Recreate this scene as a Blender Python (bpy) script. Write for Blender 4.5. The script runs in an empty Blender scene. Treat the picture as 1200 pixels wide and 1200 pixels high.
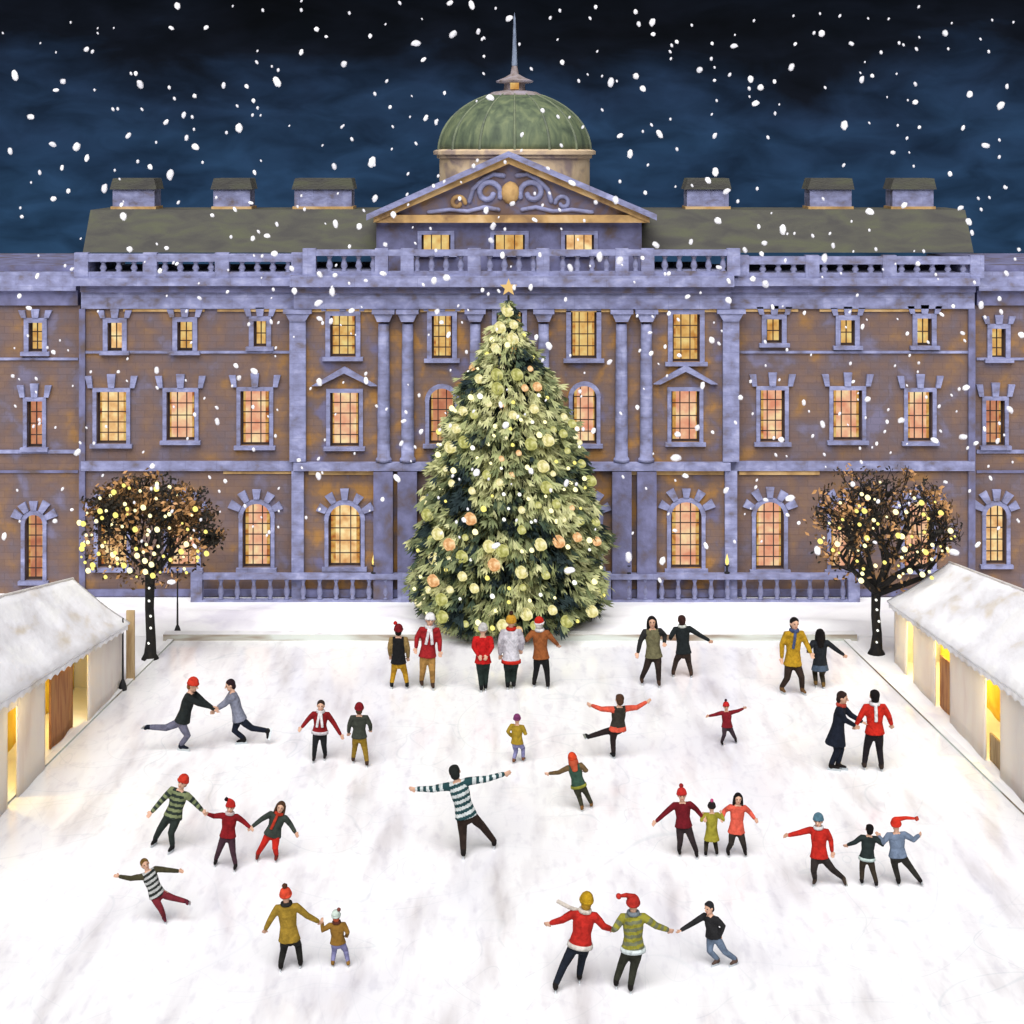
import bpy, bmesh, math, random
from mathutils import Vector, Matrix, noise

random.seed(7)
PI = math.pi
scene = bpy.context.scene
COL = scene.collection
F = 2000.0          # focal length of the view in units of 1/1200 frame width
CH = 12.85          # eye height above the ice (m)
HY = 180.0          # eye level in the frame

def PX(px, d): return (px - 600.0) * d / F
def PZ(py, d): return CH - (py - HY) * d / F
def P(px, py, d): return Vector((PX(px, d), d, PZ(py, d)))
def GD(py, z=0.0): return F * (CH - z) / (py - HY)
def G(px, py, z=0.0):
    d = GD(py, z); return Vector((PX(px, d), d, z))

def lin(c):
    def f(v):
        v /= 255.0
        return v / 12.92 if v <= 0.04045 else ((v + 0.055) / 1.055) ** 2.4
    return (f(c[0]), f(c[1]), f(c[2]), 1.0)

# ------------------------------------------------------------------ materials
MATS = {}
def nodes_of(name):
    m = bpy.data.materials.new(name); m.use_nodes = True
    nt = m.node_tree
    return m, nt, nt.nodes['Principled BSDF']

def varied(name, cols, rough=0.85, scale=2.0, detail=4.0, stretch=(1, 1, 1), lo=0.35, hi=0.65, bump=0.0, bscale=None, spec=0.3, metal=0.0, dist=0.6, courses=None):
    """A material whose own colour wanders between several linear colours."""
    if name in MATS: return MATS[name]
    m, nt, b = nodes_of(name)
    tc = nt.nodes.new('ShaderNodeTexCoord'); mp = nt.nodes.new('ShaderNodeMapping')
    mp.inputs['Scale'].default_value = stretch
    nt.links.new(tc.outputs['Object'], mp.inputs['Vector'])
    nz = nt.nodes.new('ShaderNodeTexNoise'); nz.inputs['Scale'].default_value = scale
    nz.inputs['Detail'].default_value = detail; nz.inputs['Distortion'].default_value = dist
    nt.links.new(mp.outputs['Vector'], nz.inputs['Vector'])
    cr = nt.nodes.new('ShaderNodeValToRGB')
    n = len(cols)
    while len(cr.color_ramp.elements) < n: cr.color_ramp.elements.new(0.5)
    for i, c in enumerate(cols):
        e = cr.color_ramp.elements[i]
        e.position = lo + (hi - lo) * i / max(1, n - 1); e.color = c
    nt.links.new(nz.outputs['Fac'], cr.inputs['Fac'])
    nt.links.new(cr.outputs['Color'], b.inputs['Base Color'])
    b.inputs['Roughness'].default_value = rough
    b.inputs['Specular IOR Level'].default_value = spec
    b.inputs['Metallic'].default_value = metal
    if bump > 0:
        n2 = nt.nodes.new('ShaderNodeTexNoise'); n2.inputs['Scale'].default_value = bscale or scale * 3
        n2.inputs['Detail'].default_value = 5
        nt.links.new(mp.outputs['Vector'], n2.inputs['Vector'])
        bp = nt.nodes.new('ShaderNodeBump'); bp.inputs['Strength'].default_value = bump
        bp.inputs['Distance'].default_value = 0.05
        nt.links.new(n2.outputs['Fac'], bp.inputs['Height'])
        nt.links.new(bp.outputs['Normal'], b.inputs['Normal'])
    if courses:      # blocks laid in courses: faint joints, each block a slightly different tone
        bw, bh, amt = courses
        sx = nt.nodes.new('ShaderNodeSeparateXYZ'); cx_ = nt.nodes.new('ShaderNodeCombineXYZ')
        nt.links.new(tc.outputs['Object'], sx.inputs['Vector']); nt.links.new(sx.outputs['X'], cx_.inputs['X']); nt.links.new(sx.outputs['Z'], cx_.inputs['Y'])
        br = nt.nodes.new('ShaderNodeTexBrick'); br.inputs['Scale'].default_value = 1.0
        br.inputs['Brick Width'].default_value = bw; br.inputs['Row Height'].default_value = bh; br.inputs['Mortar Size'].default_value = .012; br.inputs['Mortar Smooth'].default_value = .3
        br.inputs['Color1'].default_value = (1 - amt, 1 - amt, 1 - amt, 1); br.inputs['Color2'].default_value = (1 + amt * .6,) * 3 + (1,); br.inputs['Mortar'].default_value = (1 - amt * 2.2,) * 3 + (1,)
        nt.links.new(cx_.outputs['Vector'], br.inputs['Vector'])
        mm = nt.nodes.new('ShaderNodeMix'); mm.data_type = 'RGBA'; mm.blend_type = 'MULTIPLY'; mm.inputs['Factor'].default_value = 1
        nt.links.new(cr.outputs['Color'], mm.inputs['A']); nt.links.new(br.outputs['Color'], mm.inputs['B']); nt.links.new(mm.outputs['Result'], b.inputs['Base Color'])
    MATS[name] = m
    return m

def sc(c, k): return (c[0] * k, c[1] * k, c[2] * k, 1.0)

def fabric(rgb):
    key = 'fabric_%d_%d_%d' % tuple(rgb)
    c = sc(lin(rgb), .66)
    return varied(key, [sc(c, 0.75), c, sc(c, 1.2)], rough=0.95, scale=9, bump=0.9, bscale=11, spec=0.15)

def glow(name, cols, strength, scale=3.0, seed_obj=True):
    if name in MATS: return MATS[name]
    m = bpy.data.materials.new(name); m.use_nodes = True
    nt = m.node_tree; nt.nodes.clear()
    out = nt.nodes.new('ShaderNodeOutputMaterial'); em = nt.nodes.new('ShaderNodeEmission')
    em.inputs['Strength'].default_value = strength
    if len(cols) == 1:
        em.inputs['Color'].default_value = cols[0]
    else:
        tc = nt.nodes.new('ShaderNodeTexCoord'); nz = nt.nodes.new('ShaderNodeTexNoise')
        nz.inputs['Scale'].default_value = scale; nz.inputs['Detail'].default_value = 3
        cr = nt.nodes.new('ShaderNodeValToRGB')
        while len(cr.color_ramp.elements) < len(cols): cr.color_ramp.elements.new(0.5)
        for i, c in enumerate(cols):
            e = cr.color_ramp.elements[i]; e.position = 0.3 + 0.4 * i / (len(cols) - 1); e.color = c
        nt.links.new(tc.outputs['Object'], nz.inputs['Vector'])
        nt.links.new(nz.outputs['Fac'], cr.inputs['Fac']); nt.links.new(cr.outputs['Color'], em.inputs['Color'])
    nt.links.new(em.outputs['Emission'], out.inputs['Surface'])
    MATS[name] = m
    return m

LAV = (.205, .215, .43, 1)
M_STONE = varied('lavender_stone', [(.135, .11, .12, 1), (.18, .185, .30, 1), (.235, .25, .42, 1), (.34, .355, .54, 1)], scale=2.4, detail=8, lo=.26, hi=.72, dist=.2, courses=(.9, .31, .07), bump=.3, bscale=9, stretch=(1, 1, 1.6))
M_STONE_DARK = varied('deep_blue_stone', [(.11, .082, .08, 1), (.125, .125, .22, 1), (.175, .18, .325, 1)], scale=1.9, detail=8, lo=.32, hi=.66, dist=.2, bump=.3, bscale=9)  # deep blue-lavender stone of pedestals, plinths and the darker bands
M_WALL = varied('brown_stucco_glow_patches', [(.155, .14, .21, 1), (.135, .102, .11, 1), (.15, .10, .09, 1), (.18, .112, .08, 1), (.26, .14, .055, 1)], scale=1.3, detail=10, lo=.30, hi=.70, dist=.25, bump=.35, bscale=7, courses=(.52, .2, .07))  # orange end of the ramp paints the glow of warm lights onto the stucco
M_WALL_GLOW = varied('brown_stucco_more_glow', [(.135, .125, .215, 1), (.142, .103, .103, 1), (.18, .112, .08, 1), (.31, .16, .05, 1)], scale=1.4, detail=10, lo=.33, hi=.63, dist=.25, bump=.35, bscale=7, courses=(.52, .2, .07))  # centre block: more of the warm orange glow painted into the colour
M_OCHRE = varied('ochre_trim_and_highlight', [(.25, .15, .07, 1), (.48, .30, .12, 1), (.60, .42, .22, 1)], scale=1.5, lo=.3, hi=.7)  # ochre of trim and carving, also of the painted ledge highlights
M_ROOF = varied('olive_slate', [(.06, .058, .055, 1), (.076, .075, .063, 1), (.088, .092, .062, 1)], scale=1.0, detail=6, stretch=(1, 1, 3), lo=.33, hi=.68, bump=.4, bscale=8)
M_COPPER = varied('green_copper', [(.055, .075, .05, 1), (.10, .13, .075, 1), (.16, .19, .10, 1)], scale=1.6, detail=6, stretch=(2, 2, .5), lo=.33, hi=.68, bump=.3, bscale=8, rough=.7)
M_DARK = varied('dark_iron', [(.008, .008, .01, 1), (.02, .02, .02, 1)], rough=.6, scale=6)
M_PANE = glow('lit_window', [lin((222, 146, 116)), lin((238, 182, 146)), lin((250, 226, 172))], 0.88, scale=2.6)
M_PANE_B = glow('lit_window_pale', [lin((206, 150, 96)), lin((240, 196, 136)), lin((252, 234, 176))], 0.92, scale=3.4)
M_PANE_C = glow('lit_window_dim', [lin((170, 92, 70)), lin((214, 142, 108)), lin((238, 190, 130))], 0.72, scale=1.8)
M_PANE_Y = glow('lit_window_yellow', [lin((200, 140, 70)), lin((236, 190, 115)), lin((250, 226, 150))], 0.78, scale=3.0)
M_DRAPE = glow('lit_drape', [lin((176, 96, 52)), lin((226, 170, 90)), lin((238, 206, 130))], .7, scale=5)
M_BAR = varied('dark_sash', [(.03, .02, .018, 1), (.06, .035, .03, 1)], scale=5)
M_SNOW = varied('snow', [(.72, .70, .78, 1), (.86, .85, .89, 1), (.92, .92, .93, 1)], rough=.9, scale=.5, detail=7, lo=.3, hi=.55, bump=.4, bscale=2.2, spec=.2)
M_TENT = varied('white_canvas', [(.74, .67, .66, 1), (.86, .81, .80, 1), (.91, .89, .87, 1)], scale=1.1, detail=6, stretch=(1.6, 1.6, .5), lo=.28, hi=.56, bump=.15)
def let_light_through(m, k):
    nt = m.node_tree; b = nt.nodes['Principled BSDF']; out = nt.nodes['Material Output']
    tr = nt.nodes.new('ShaderNodeBsdfTranslucent'); mx = nt.nodes.new('ShaderNodeMixShader'); mx.inputs['Fac'].default_value = k
    tr.inputs['Color'].default_value = (.9, .86, .8, 1)
    nt.links.new(b.outputs['BSDF'], mx.inputs[1]); nt.links.new(tr.outputs['BSDF'], mx.inputs[2]); nt.links.new(mx.outputs['Shader'], out.inputs['Surface'])
let_light_through(M_TENT, .3)
M_TENT_ROOF = varied('snowy_canvas', [(.64, .58, .50, 1), (.76, .75, .78, 1), (.84, .84, .88, 1), (.90, .90, .91, 1)], scale=.9, detail=6, stretch=(1.6, .8, 1.6), lo=.30, hi=.64, dist=.2, bump=.5, bscale=3)
M_LINING = varied('yellow_lining', [(.75, .50, .05, 1), (.85, .66, .10, 1)], scale=1.5)
M_CURTAIN = varied('brown_curtain', [(.30, .12, .05, 1), (.46, .21, .09, 1), (.52, .28, .10, 1)], scale=2.0, stretch=(4, 4, .6), lo=.3, hi=.7)
M_TAN = varied('tan_wood', [(.30, .20, .10, 1), (.45, .33, .18, 1)], scale=2, stretch=(5, 5, .6))
M_BARK = varied('black_bark', [(.006, .006, .007, 1), (.018, .015, .012, 1)], scale=6, bump=.4)
M_SKIN = varied('skin', [(.42, .24, .16, 1), (.56, .34, .24, 1)], rough=.6, scale=5, spec=.3)
M_EYE = varied('dark_eye', [(.01, .008, .008, 1), (.02, .015, .015, 1)], scale=5, rough=.3)
M_LIP = varied('lip', [(.35, .10, .08, 1), (.42, .14, .11, 1)], scale=5, rough=.5)
M_BLADE = varied('steel_blade', [(.5, .55, .58, 1), (.65, .70, .72, 1)], rough=.3, metal=.8)
M_BOOT = fabric((32, 28, 28))
M_BOOT_BROWN = fabric((120, 84, 48))

# ------------------------------------------------------------------ mesh helpers
def link(name, bm, mat, parent=None, smooth=False, loc=None):
    me = bpy.data.meshes.new(name)
    bm.normal_update()
    bm.to_mesh(me); bm.free()
    for m in (mat if isinstance(mat, (list, tuple)) else [mat]): me.materials.append(m)
    if smooth:
        me.polygons.foreach_set('use_smooth', [True] * len(me.polygons))
    o = bpy.data.objects.new(name, me); COL.objects.link(o)
    if loc is not None: o.location = loc
    if parent is not None: o.parent = parent
    return o

def tag(o, label=None, cat=None, group=None, kind=None):
    if label: o['label'] = label
    if cat: o['category'] = cat
    if group: o['group'] = group
    if kind: o['kind'] = kind
    return o

def empty(name, loc=(0, 0, 0)):
    o = bpy.data.objects.new(name, None); COL.objects.link(o); o.location = loc
    o.empty_display_size = .2
    return o

def copy_part(src, parent, loc):
    c = src.copy(); COL.objects.link(c); c.parent = parent; c.location = loc
    return c

def box(bm, x0, x1, y0, y1, z0, z1):
    v = [bm.verts.new(p) for p in ((x0, y0, z0), (x1, y0, z0), (x1, y1, z0), (x0, y1, z0), (x0, y0, z1), (x1, y0, z1), (x1, y1, z1), (x0, y1, z1))]
    for f in ((0, 3, 2, 1), (4, 5, 6, 7), (0, 1, 5, 4), (1, 2, 6, 5), (2, 3, 7, 6), (3, 0, 4, 7)):
        bm.faces.new([v[i] for i in f])

def prism(bm, pts, y0, y1):
    """polygon in xz extruded along y (pts counter-clockwise seen from -y)"""
    a = [bm.verts.new((x, y0, z)) for x, z in pts]; b = [bm.verts.new((x, y1, z)) for x, z in pts]
    n = len(pts)
    bm.faces.new(a); bm.faces.new(b[::-1])
    for i in range(n):
        j = (i + 1) % n
        bm.faces.new((a[j], a[i], b[i], b[j]))

def obox(bm, p, u, v, w):
    """box from a corner and three edge vectors"""
    c = []
    for k in (0, 1):
        for j in (0, 1):
            for i in (0, 1):
                c.append(bm.verts.new(p + u * i + v * j + w * k))
    for f in ((0, 2, 3, 1), (4, 5, 7, 6), (0, 1, 5, 4), (2, 6, 7, 3), (0, 4, 6, 2), (1, 3, 7, 5)):
        bm.faces.new([c[i] for i in f])

def lathe(bm, prof, cx, cy, seg=40, a0=0.0):
    rings = []
    for r, z in prof:
        if r < 1e-5: rings.append([bm.verts.new((cx, cy, z))])
        else: rings.append([bm.verts.new((cx + r * math.cos(a0 + 2 * PI * i / seg), cy + r * math.sin(a0 + 2 * PI * i / seg), z)) for i in range(seg)])
    for A, B in zip(rings, rings[1:]):
        for i in range(seg):
            j = (i + 1) % seg
            if len(A) == 1 and len(B) == 1: continue
            if len(A) == 1: bm.faces.new((A[0], B[j], B[i]))
            elif len(B) == 1: bm.faces.new((A[i], A[j], B[0]))
            else: bm.faces.new((A[i], A[j], B[j], B[i]))
    for R, rev in ((rings[0], True), (rings[-1], False)):
        if len(R) > 1: bm.faces.new(R[::-1] if rev else R)

def tube(bm, pts, radii, seg=10, side=None, round_ends=True):
    """closed tube through points; radii are numbers or (along side, across side)"""
    pts = [Vector(p) for p in pts]
    radii = [r if isinstance(r, (tuple, list)) else (r, r) for r in radii]
    if round_ends:
        d0 = (pts[0] - pts[1]).normalized(); d1 = (pts[-1] - pts[-2]).normalized()
        r0, r1 = radii[0], radii[-1]; m0, m1 = min(r0), min(r1)
        pts = [pts[0] + d0 * m0 * .95, pts[0] + d0 * m0 * .6] + pts + [pts[-1] + d1 * m1 * .6, pts[-1] + d1 * m1 * .95]
        radii = [(r0[0] * .3, r0[1] * .3), (r0[0] * .8, r0[1] * .8)] + radii + [(r1[0] * .8, r1[1] * .8), (r1[0] * .3, r1[1] * .3)]
    prev = None; rings = []
    n = len(pts)
    for k in range(n):
        t = (pts[min(k + 1, n - 1)] - pts[max(k - 1, 0)])
        if t.length < 1e-9: t = Vector((0, 0, 1))
        t.normalize()
        s = Vector(side) if side is not None else (prev if prev is not None else Vector((1, 0, 0) if abs(t.x) < .8 else (0, 1, 0)))
        s = s - t * s.dot(t)
        if s.length < 1e-5: s = t.orthogonal()
        s.normalize(); prev = s; q = t.cross(s)
        ra, rb = radii[k]
        rings.append([bm.verts.new(pts[k] + s * (ra * math.cos(2 * PI * i / seg)) + q * (rb * math.sin(2 * PI * i / seg))) for i in range(seg)])
    for A, B in zip(rings, rings[1:]):
        for i in range(seg):
            j = (i + 1) % seg
            bm.faces.new((A[i], A[j], B[j], B[i]))
    bm.faces.new(rings[0][::-1]); bm.faces.new(rings[-1])

def ball(bm, c, ax, sub=2):
    """ellipsoid with three axis vectors"""
    r = bmesh.ops.create_icosphere(bm, subdivisions=sub, radius=1.0)
    a, b, d = ax; c = Vector(c)
    for v in r['verts']:
        v.co = c + a * v.co.x + b * v.co.y + d * v.co.z

# ------------------------------------------------------------------ ground, ice, snow
def add_ground():
    bm = bmesh.new()
    seg = 96; rings = [0.01, 8, 16, 24, 30, 36, 44, 60, 90, 140]
    prev = None
    for r in rings:
        cur = [bm.verts.new((r * math.cos(2 * PI * i / seg), 30 + r * math.sin(2 * PI * i / seg), 0)) for i in range(seg)]
        if prev:
            for i in range(seg):
                j = (i + 1) % seg; bm.faces.new((prev[i], prev[j], cur[j], cur[i]))
        prev = cur
    tag(link('ground', bm, M_SNOW), kind='structure')

    # ice of the rink: pale, scuffed, slightly glossy, cut by blades; its grey streaks paint in smeared reflections
    m, nt, b = nodes_of('ice'); N = nt.nodes; L = nt.links
    tc = N.new('ShaderNodeTexCoord')
    def nz(scale, stretch, detail=6, dist=.8):
        mp = N.new('ShaderNodeMapping'); mp.inputs['Scale'].default_value = stretch
        L.new(tc.outputs['Object'], mp.inputs['Vector'])
        t = N.new('ShaderNodeTexNoise'); t.inputs['Scale'].default_value = scale; t.inputs['Detail'].default_value = detail
        t.inputs['Distortion'].default_value = dist
        L.new(mp.outputs['Vector'], t.inputs['Vector']); return t
    a = nz(.8, (1.9, .36, 1), 8, .2); c = nz(.35, (1, .5, 1), 6, .3); s = nz(3.0, (1.8, .6, 1), 7, .1)
    def ramp(src, stops):
        cr = N.new('ShaderNodeValToRGB')
        while len(cr.color_ramp.elements) < len(stops): cr.color_ramp.elements.new(.5)
        for e, (p, col) in zip(cr.color_ramp.elements, stops): e.position = p; e.color = col
        L.new(src, cr.inputs['Fac']); return cr
    r1 = ramp(a.outputs['Fac'], [(.28, (.66, .635, .645, 1)), (.40, (.81, .80, .82, 1)), (.51, (.92, .92, .93, 1))])
    r2 = ramp(c.outputs['Fac'], [(.32, (.79, .785, .84, 1)), (.51, (.96, .96, .968, 1))])
    r3 = ramp(s.outputs['Fac'], [(.30, (.80, .79, .83, 1)), (.47, (1, 1, 1, 1))])
    def mul(x, y, f):
        mx = N.new('ShaderNodeMix'); mx.data_type = 'RGBA'; mx.blend_type = 'MULTIPLY'; mx.inputs['Factor'].default_value = f
        L.new(x, mx.inputs['A']); L.new(y, mx.inputs['B']); return mx.outputs['Result']
    col = mul(mul(r1.outputs['Color'], r2.outputs['Color'], .7), r3.outputs['Color'], .6)
    cuts = None                       # long thin cuts left by blades, wandering over the ice
    for k, (scale_, st) in enumerate(((.16, (1, 1, 1)), (.23, (1, 1.3, 1)), (.3, (1.2, .8, 1)), (.21, (.8, 1, 1)))):
        t = nz(scale_, st, 1.0, .6)
        t.noise_dimensions = '4D'; t.inputs['W'].default_value = k * 5.3
        ml = N.new('ShaderNodeMath'); ml.operation = 'MULTIPLY'; ml.inputs[1].default_value = 9.0; L.new(t.outputs['Fac'], ml.inputs[0])
        fr = N.new('ShaderNodeMath'); fr.operation = 'PINGPONG'; fr.inputs[1].default_value = .5; L.new(ml.outputs[0], fr.inputs[0])
        lt = N.new('ShaderNodeMapRange'); lt.inputs['From Min'].default_value = .004; lt.inputs['From Max'].default_value = .016
        lt.inputs['To Min'].default_value = 0.0; lt.inputs['To Max'].default_value = 1.0; L.new(fr.outputs[0], lt.inputs['Value'])
        if cuts is None: cuts = lt.outputs['Result']
        else:
            mn = N.new('ShaderNodeMath'); mn.operation = 'MINIMUM'; L.new(cuts, mn.inputs[0]); L.new(lt.outputs['Result'], mn.inputs[1]); cuts = mn.outputs[0]
    rc = ramp(cuts, [(0.0, (.86, .89, .90, 1)), (1.0, (1, 1, 1, 1))])
    wear = ramp(c.outputs['Fac'], [(.40, (0, 0, 0, 1)), (.62, (1, 1, 1, 1))])
    mx = N.new('ShaderNodeMix'); mx.data_type = 'RGBA'; mx.blend_type = 'MULTIPLY'
    sc_ = N.new('ShaderNodeMath'); sc_.operation = 'MULTIPLY_ADD'; sc_.inputs[1].default_value = .6; sc_.inputs[2].default_value = .3; L.new(wear.outputs['Color'], sc_.inputs[0])
    L.new(sc_.outputs[0], mx.inputs['Factor']); L.new(col, mx.inputs['A']); L.new(rc.outputs['Color'], mx.inputs['B'])
    L.new(mx.outputs['Result'], b.inputs['Base Color'])
    b.inputs['Roughness'].default_value = .14; b.inputs['Specular IOR Level'].default_value = .6
    bp = N.new('ShaderNodeBump'); bp.inputs['Strength'].default_value = .12; bp.inputs['Distance'].default_value = .02
    L.new(s.outputs['Fac'], bp.inputs['Height']); L.new(bp.outputs['Normal'], b.inputs['Normal'])
    bm = bmesh.new()
    pts = [(-11.6, 15.6), (11.7, 15.6), (8.75, 45.0), (-8.92, 45.0)]
    bm.faces.new([bm.verts.new((x, y, .004)) for x, y in pts])
    tag(link('ice_rink', bm, m), kind='structure')

    # low snowy kerb round the rink
    M_KERB = varied('kerb_snow', [(.62, .60, .62, 1), (.80, .80, .82, 1), (.85, .85, .85, 1)], scale=1.2, lo=.3, hi=.6)
    M_KFACE = varied('kerb_board', [(.17, .10, .06, 1), (.36, .34, .29, 1), (.52, .56, .52, 1)], scale=.7, stretch=(.5, .5, 3), lo=.34, hi=.56)
    def kerb(p, q, w, h, side):
        p = Vector((p[0], p[1], 0)); q = Vector((q[0], q[1], 0)); u = q - p
        n = Vector((-u.y, u.x, 0)).normalized() * side
        bm = bmesh.new()
        obox(bm, p, u, n * w, Vector((0, 0, h)))
        bmesh.ops.recalc_face_normals(bm, faces=bm.faces)
        for f in bm.faces: f.material_index = 0 if f.normal.z > .5 else 1
        tag(link('kerb', bm, [M_KERB, M_KFACE]), kind='structure')
    kerb((-9.2, 45.0), (9.1, 45.0), .35, .17, 1)
    kerb((-8.92, 44.99), (-11.6, 15.6), .16, .05, -1)
    kerb((8.75, 44.99), (11.7, 15.6), .16, .05, 1)

    # wind-drifted snow lying between rink and palace
    bm = bmesh.new(); nx, ny = 150, 16
    grid = [[None] * (ny + 1) for _ in range(nx + 1)]
    for i in range(nx + 1):
        for j in range(ny + 1):
            x = -20 + 40 * i / nx; y = 45.37 + 3.5 * j / ny
            e = min(j / 4.0, (ny - j) / 4.0, 1.0)
            h = .010 + e * (.10 + .16 * max(0, noise.noise(Vector((x * .45, y * .9, 3)))) + .05 * noise.noise(Vector((x * 1.7, y * 2.3, 9))))
            grid[i][j] = bm.verts.new((x, y, max(.008, h)))
    for i in range(nx):
        for j in range(ny):
            bm.faces.new((grid[i][j], grid[i + 1][j], grid[i + 1][j + 1], grid[i][j + 1]))
    tag(link('snow_drift', bm, M_SNOW, smooth=True), kind='structure')
add_ground()

# ------------------------------------------------------------------ the palace
FB = 49.5           # main wall plane
FC = 49.25          # centre block plane
FW = 49.85          # side wing plane
palace = empty('palace', (0, FB, 0))
tag(palace, 'long lavender and brown palace with green dome, pediment and lit windows', 'palace')

def part(name, bm, mat, parent=None, smooth=False):
    p = parent or palace
    o = link(name, bm, mat, p, smooth)
    if p is palace: o.location = (-palace.location.x, -palace.location.y, -palace.location.z)
    return o

def wall(name, px0, px1, ztop, d, depth, holes, mat, zbot=0.0, reveal=.26):
    """front wall with real openings; holes = (x0, x1, z0, z1, arched)"""
    x0, x1 = PX(px0, d), PX(px1, d)
    xs = sorted({x0, x1} | {h[0] for h in holes} | {h[1] for h in holes})
    zs = sorted({zbot, ztop} | {h[2] for h in holes} | {h[3] for h in holes})
    bm = bmesh.new(); y = d
    def quad(*p): bm.faces.new([bm.verts.new(q) for q in p])
    for i in range(len(xs) - 1):
        for k in range(len(zs) - 1):
            cx, cz = (xs[i] + xs[i + 1]) / 2, (zs[k] + zs[k + 1]) / 2
            if any(h[0] < cx < h[1] and h[2] < cz < h[3] for h in holes): continue
            quad((xs[i], y, zs[k]), (xs[i + 1], y, zs[k]), (xs[i + 1], y, zs[k + 1]), (xs[i], y, zs[k + 1]))
    yr = y + reveal
    for a, b, c, e, arch in holes:
        quad((a, y, c), (a, y, e), (a, yr, e), (a, yr, c)); quad((b, y, c), (b, yr, c), (b, yr, e), (b, y, e))
        quad((a, y, e), (b, y, e), (b, yr, e), (a, yr, e)); quad((a, y, c), (a, yr, c), (b, yr, c), (b, y, c))
        if arch:
            r = (b - a) / 2; xc = (a + b) / 2; zs_ = e - r; n = 8
            for sgn, xe in ((-1, a), (1, b)):
                arc = [(xc + sgn * r * math.cos(t * PI / 2 / n), zs_ + r * math.sin(t * PI / 2 / n)) for t in range(n + 1)]
                pts = [(xe, e)] + [(p[0], p[1]) for p in arc]
                if sgn < 0: pts = pts[::-1]
                f = bm.faces.new([bm.verts.new((p[0], y + .002, p[1])) for p in pts])
                for p, q in zip(arc, arc[1:]):
                    quad((p[0], y, p[1]), (q[0], y, q[1]), (q[0], yr, q[1]), (p[0], yr, p[1]))
    yb = y + depth
    quad((x0, y, zbot), (x0, y, ztop), (x0, yb, ztop), (x0, yb, zbot)); quad((x1, y, zbot), (x1, yb, zbot), (x1, yb, ztop), (x1, y, ztop))
    quad((x0, y, ztop), (x1, y, ztop), (x1, yb, ztop), (x0, yb, ztop)); quad((x0, yb, zbot), (x0, yb, ztop), (x1, yb, ztop), (x1, yb, zbot))
    return part(name, bm, mat)

WINDOWS = []
def win(cx, yt, yb, w, d, style):
    h = (PX(cx - w / 2, d), PX(cx + w / 2, d), PZ(yb, d), PZ(yt, d), style == 'arch' or style == 'round')
    WINDOWS.append((h, d, style)); return h

def bars(bm, pts, thick):
    for (ax, az, bx, bz, y0, y1) in pts:
        if abs(ax - bx) < 1e-6: box(bm, ax - thick / 2, ax + thick / 2, y0, y1, min(az, bz), max(az, bz))
        else: box(bm, min(ax, bx), max(ax, bx), y0, y1, az - thick / 2, az + thick / 2)

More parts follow.
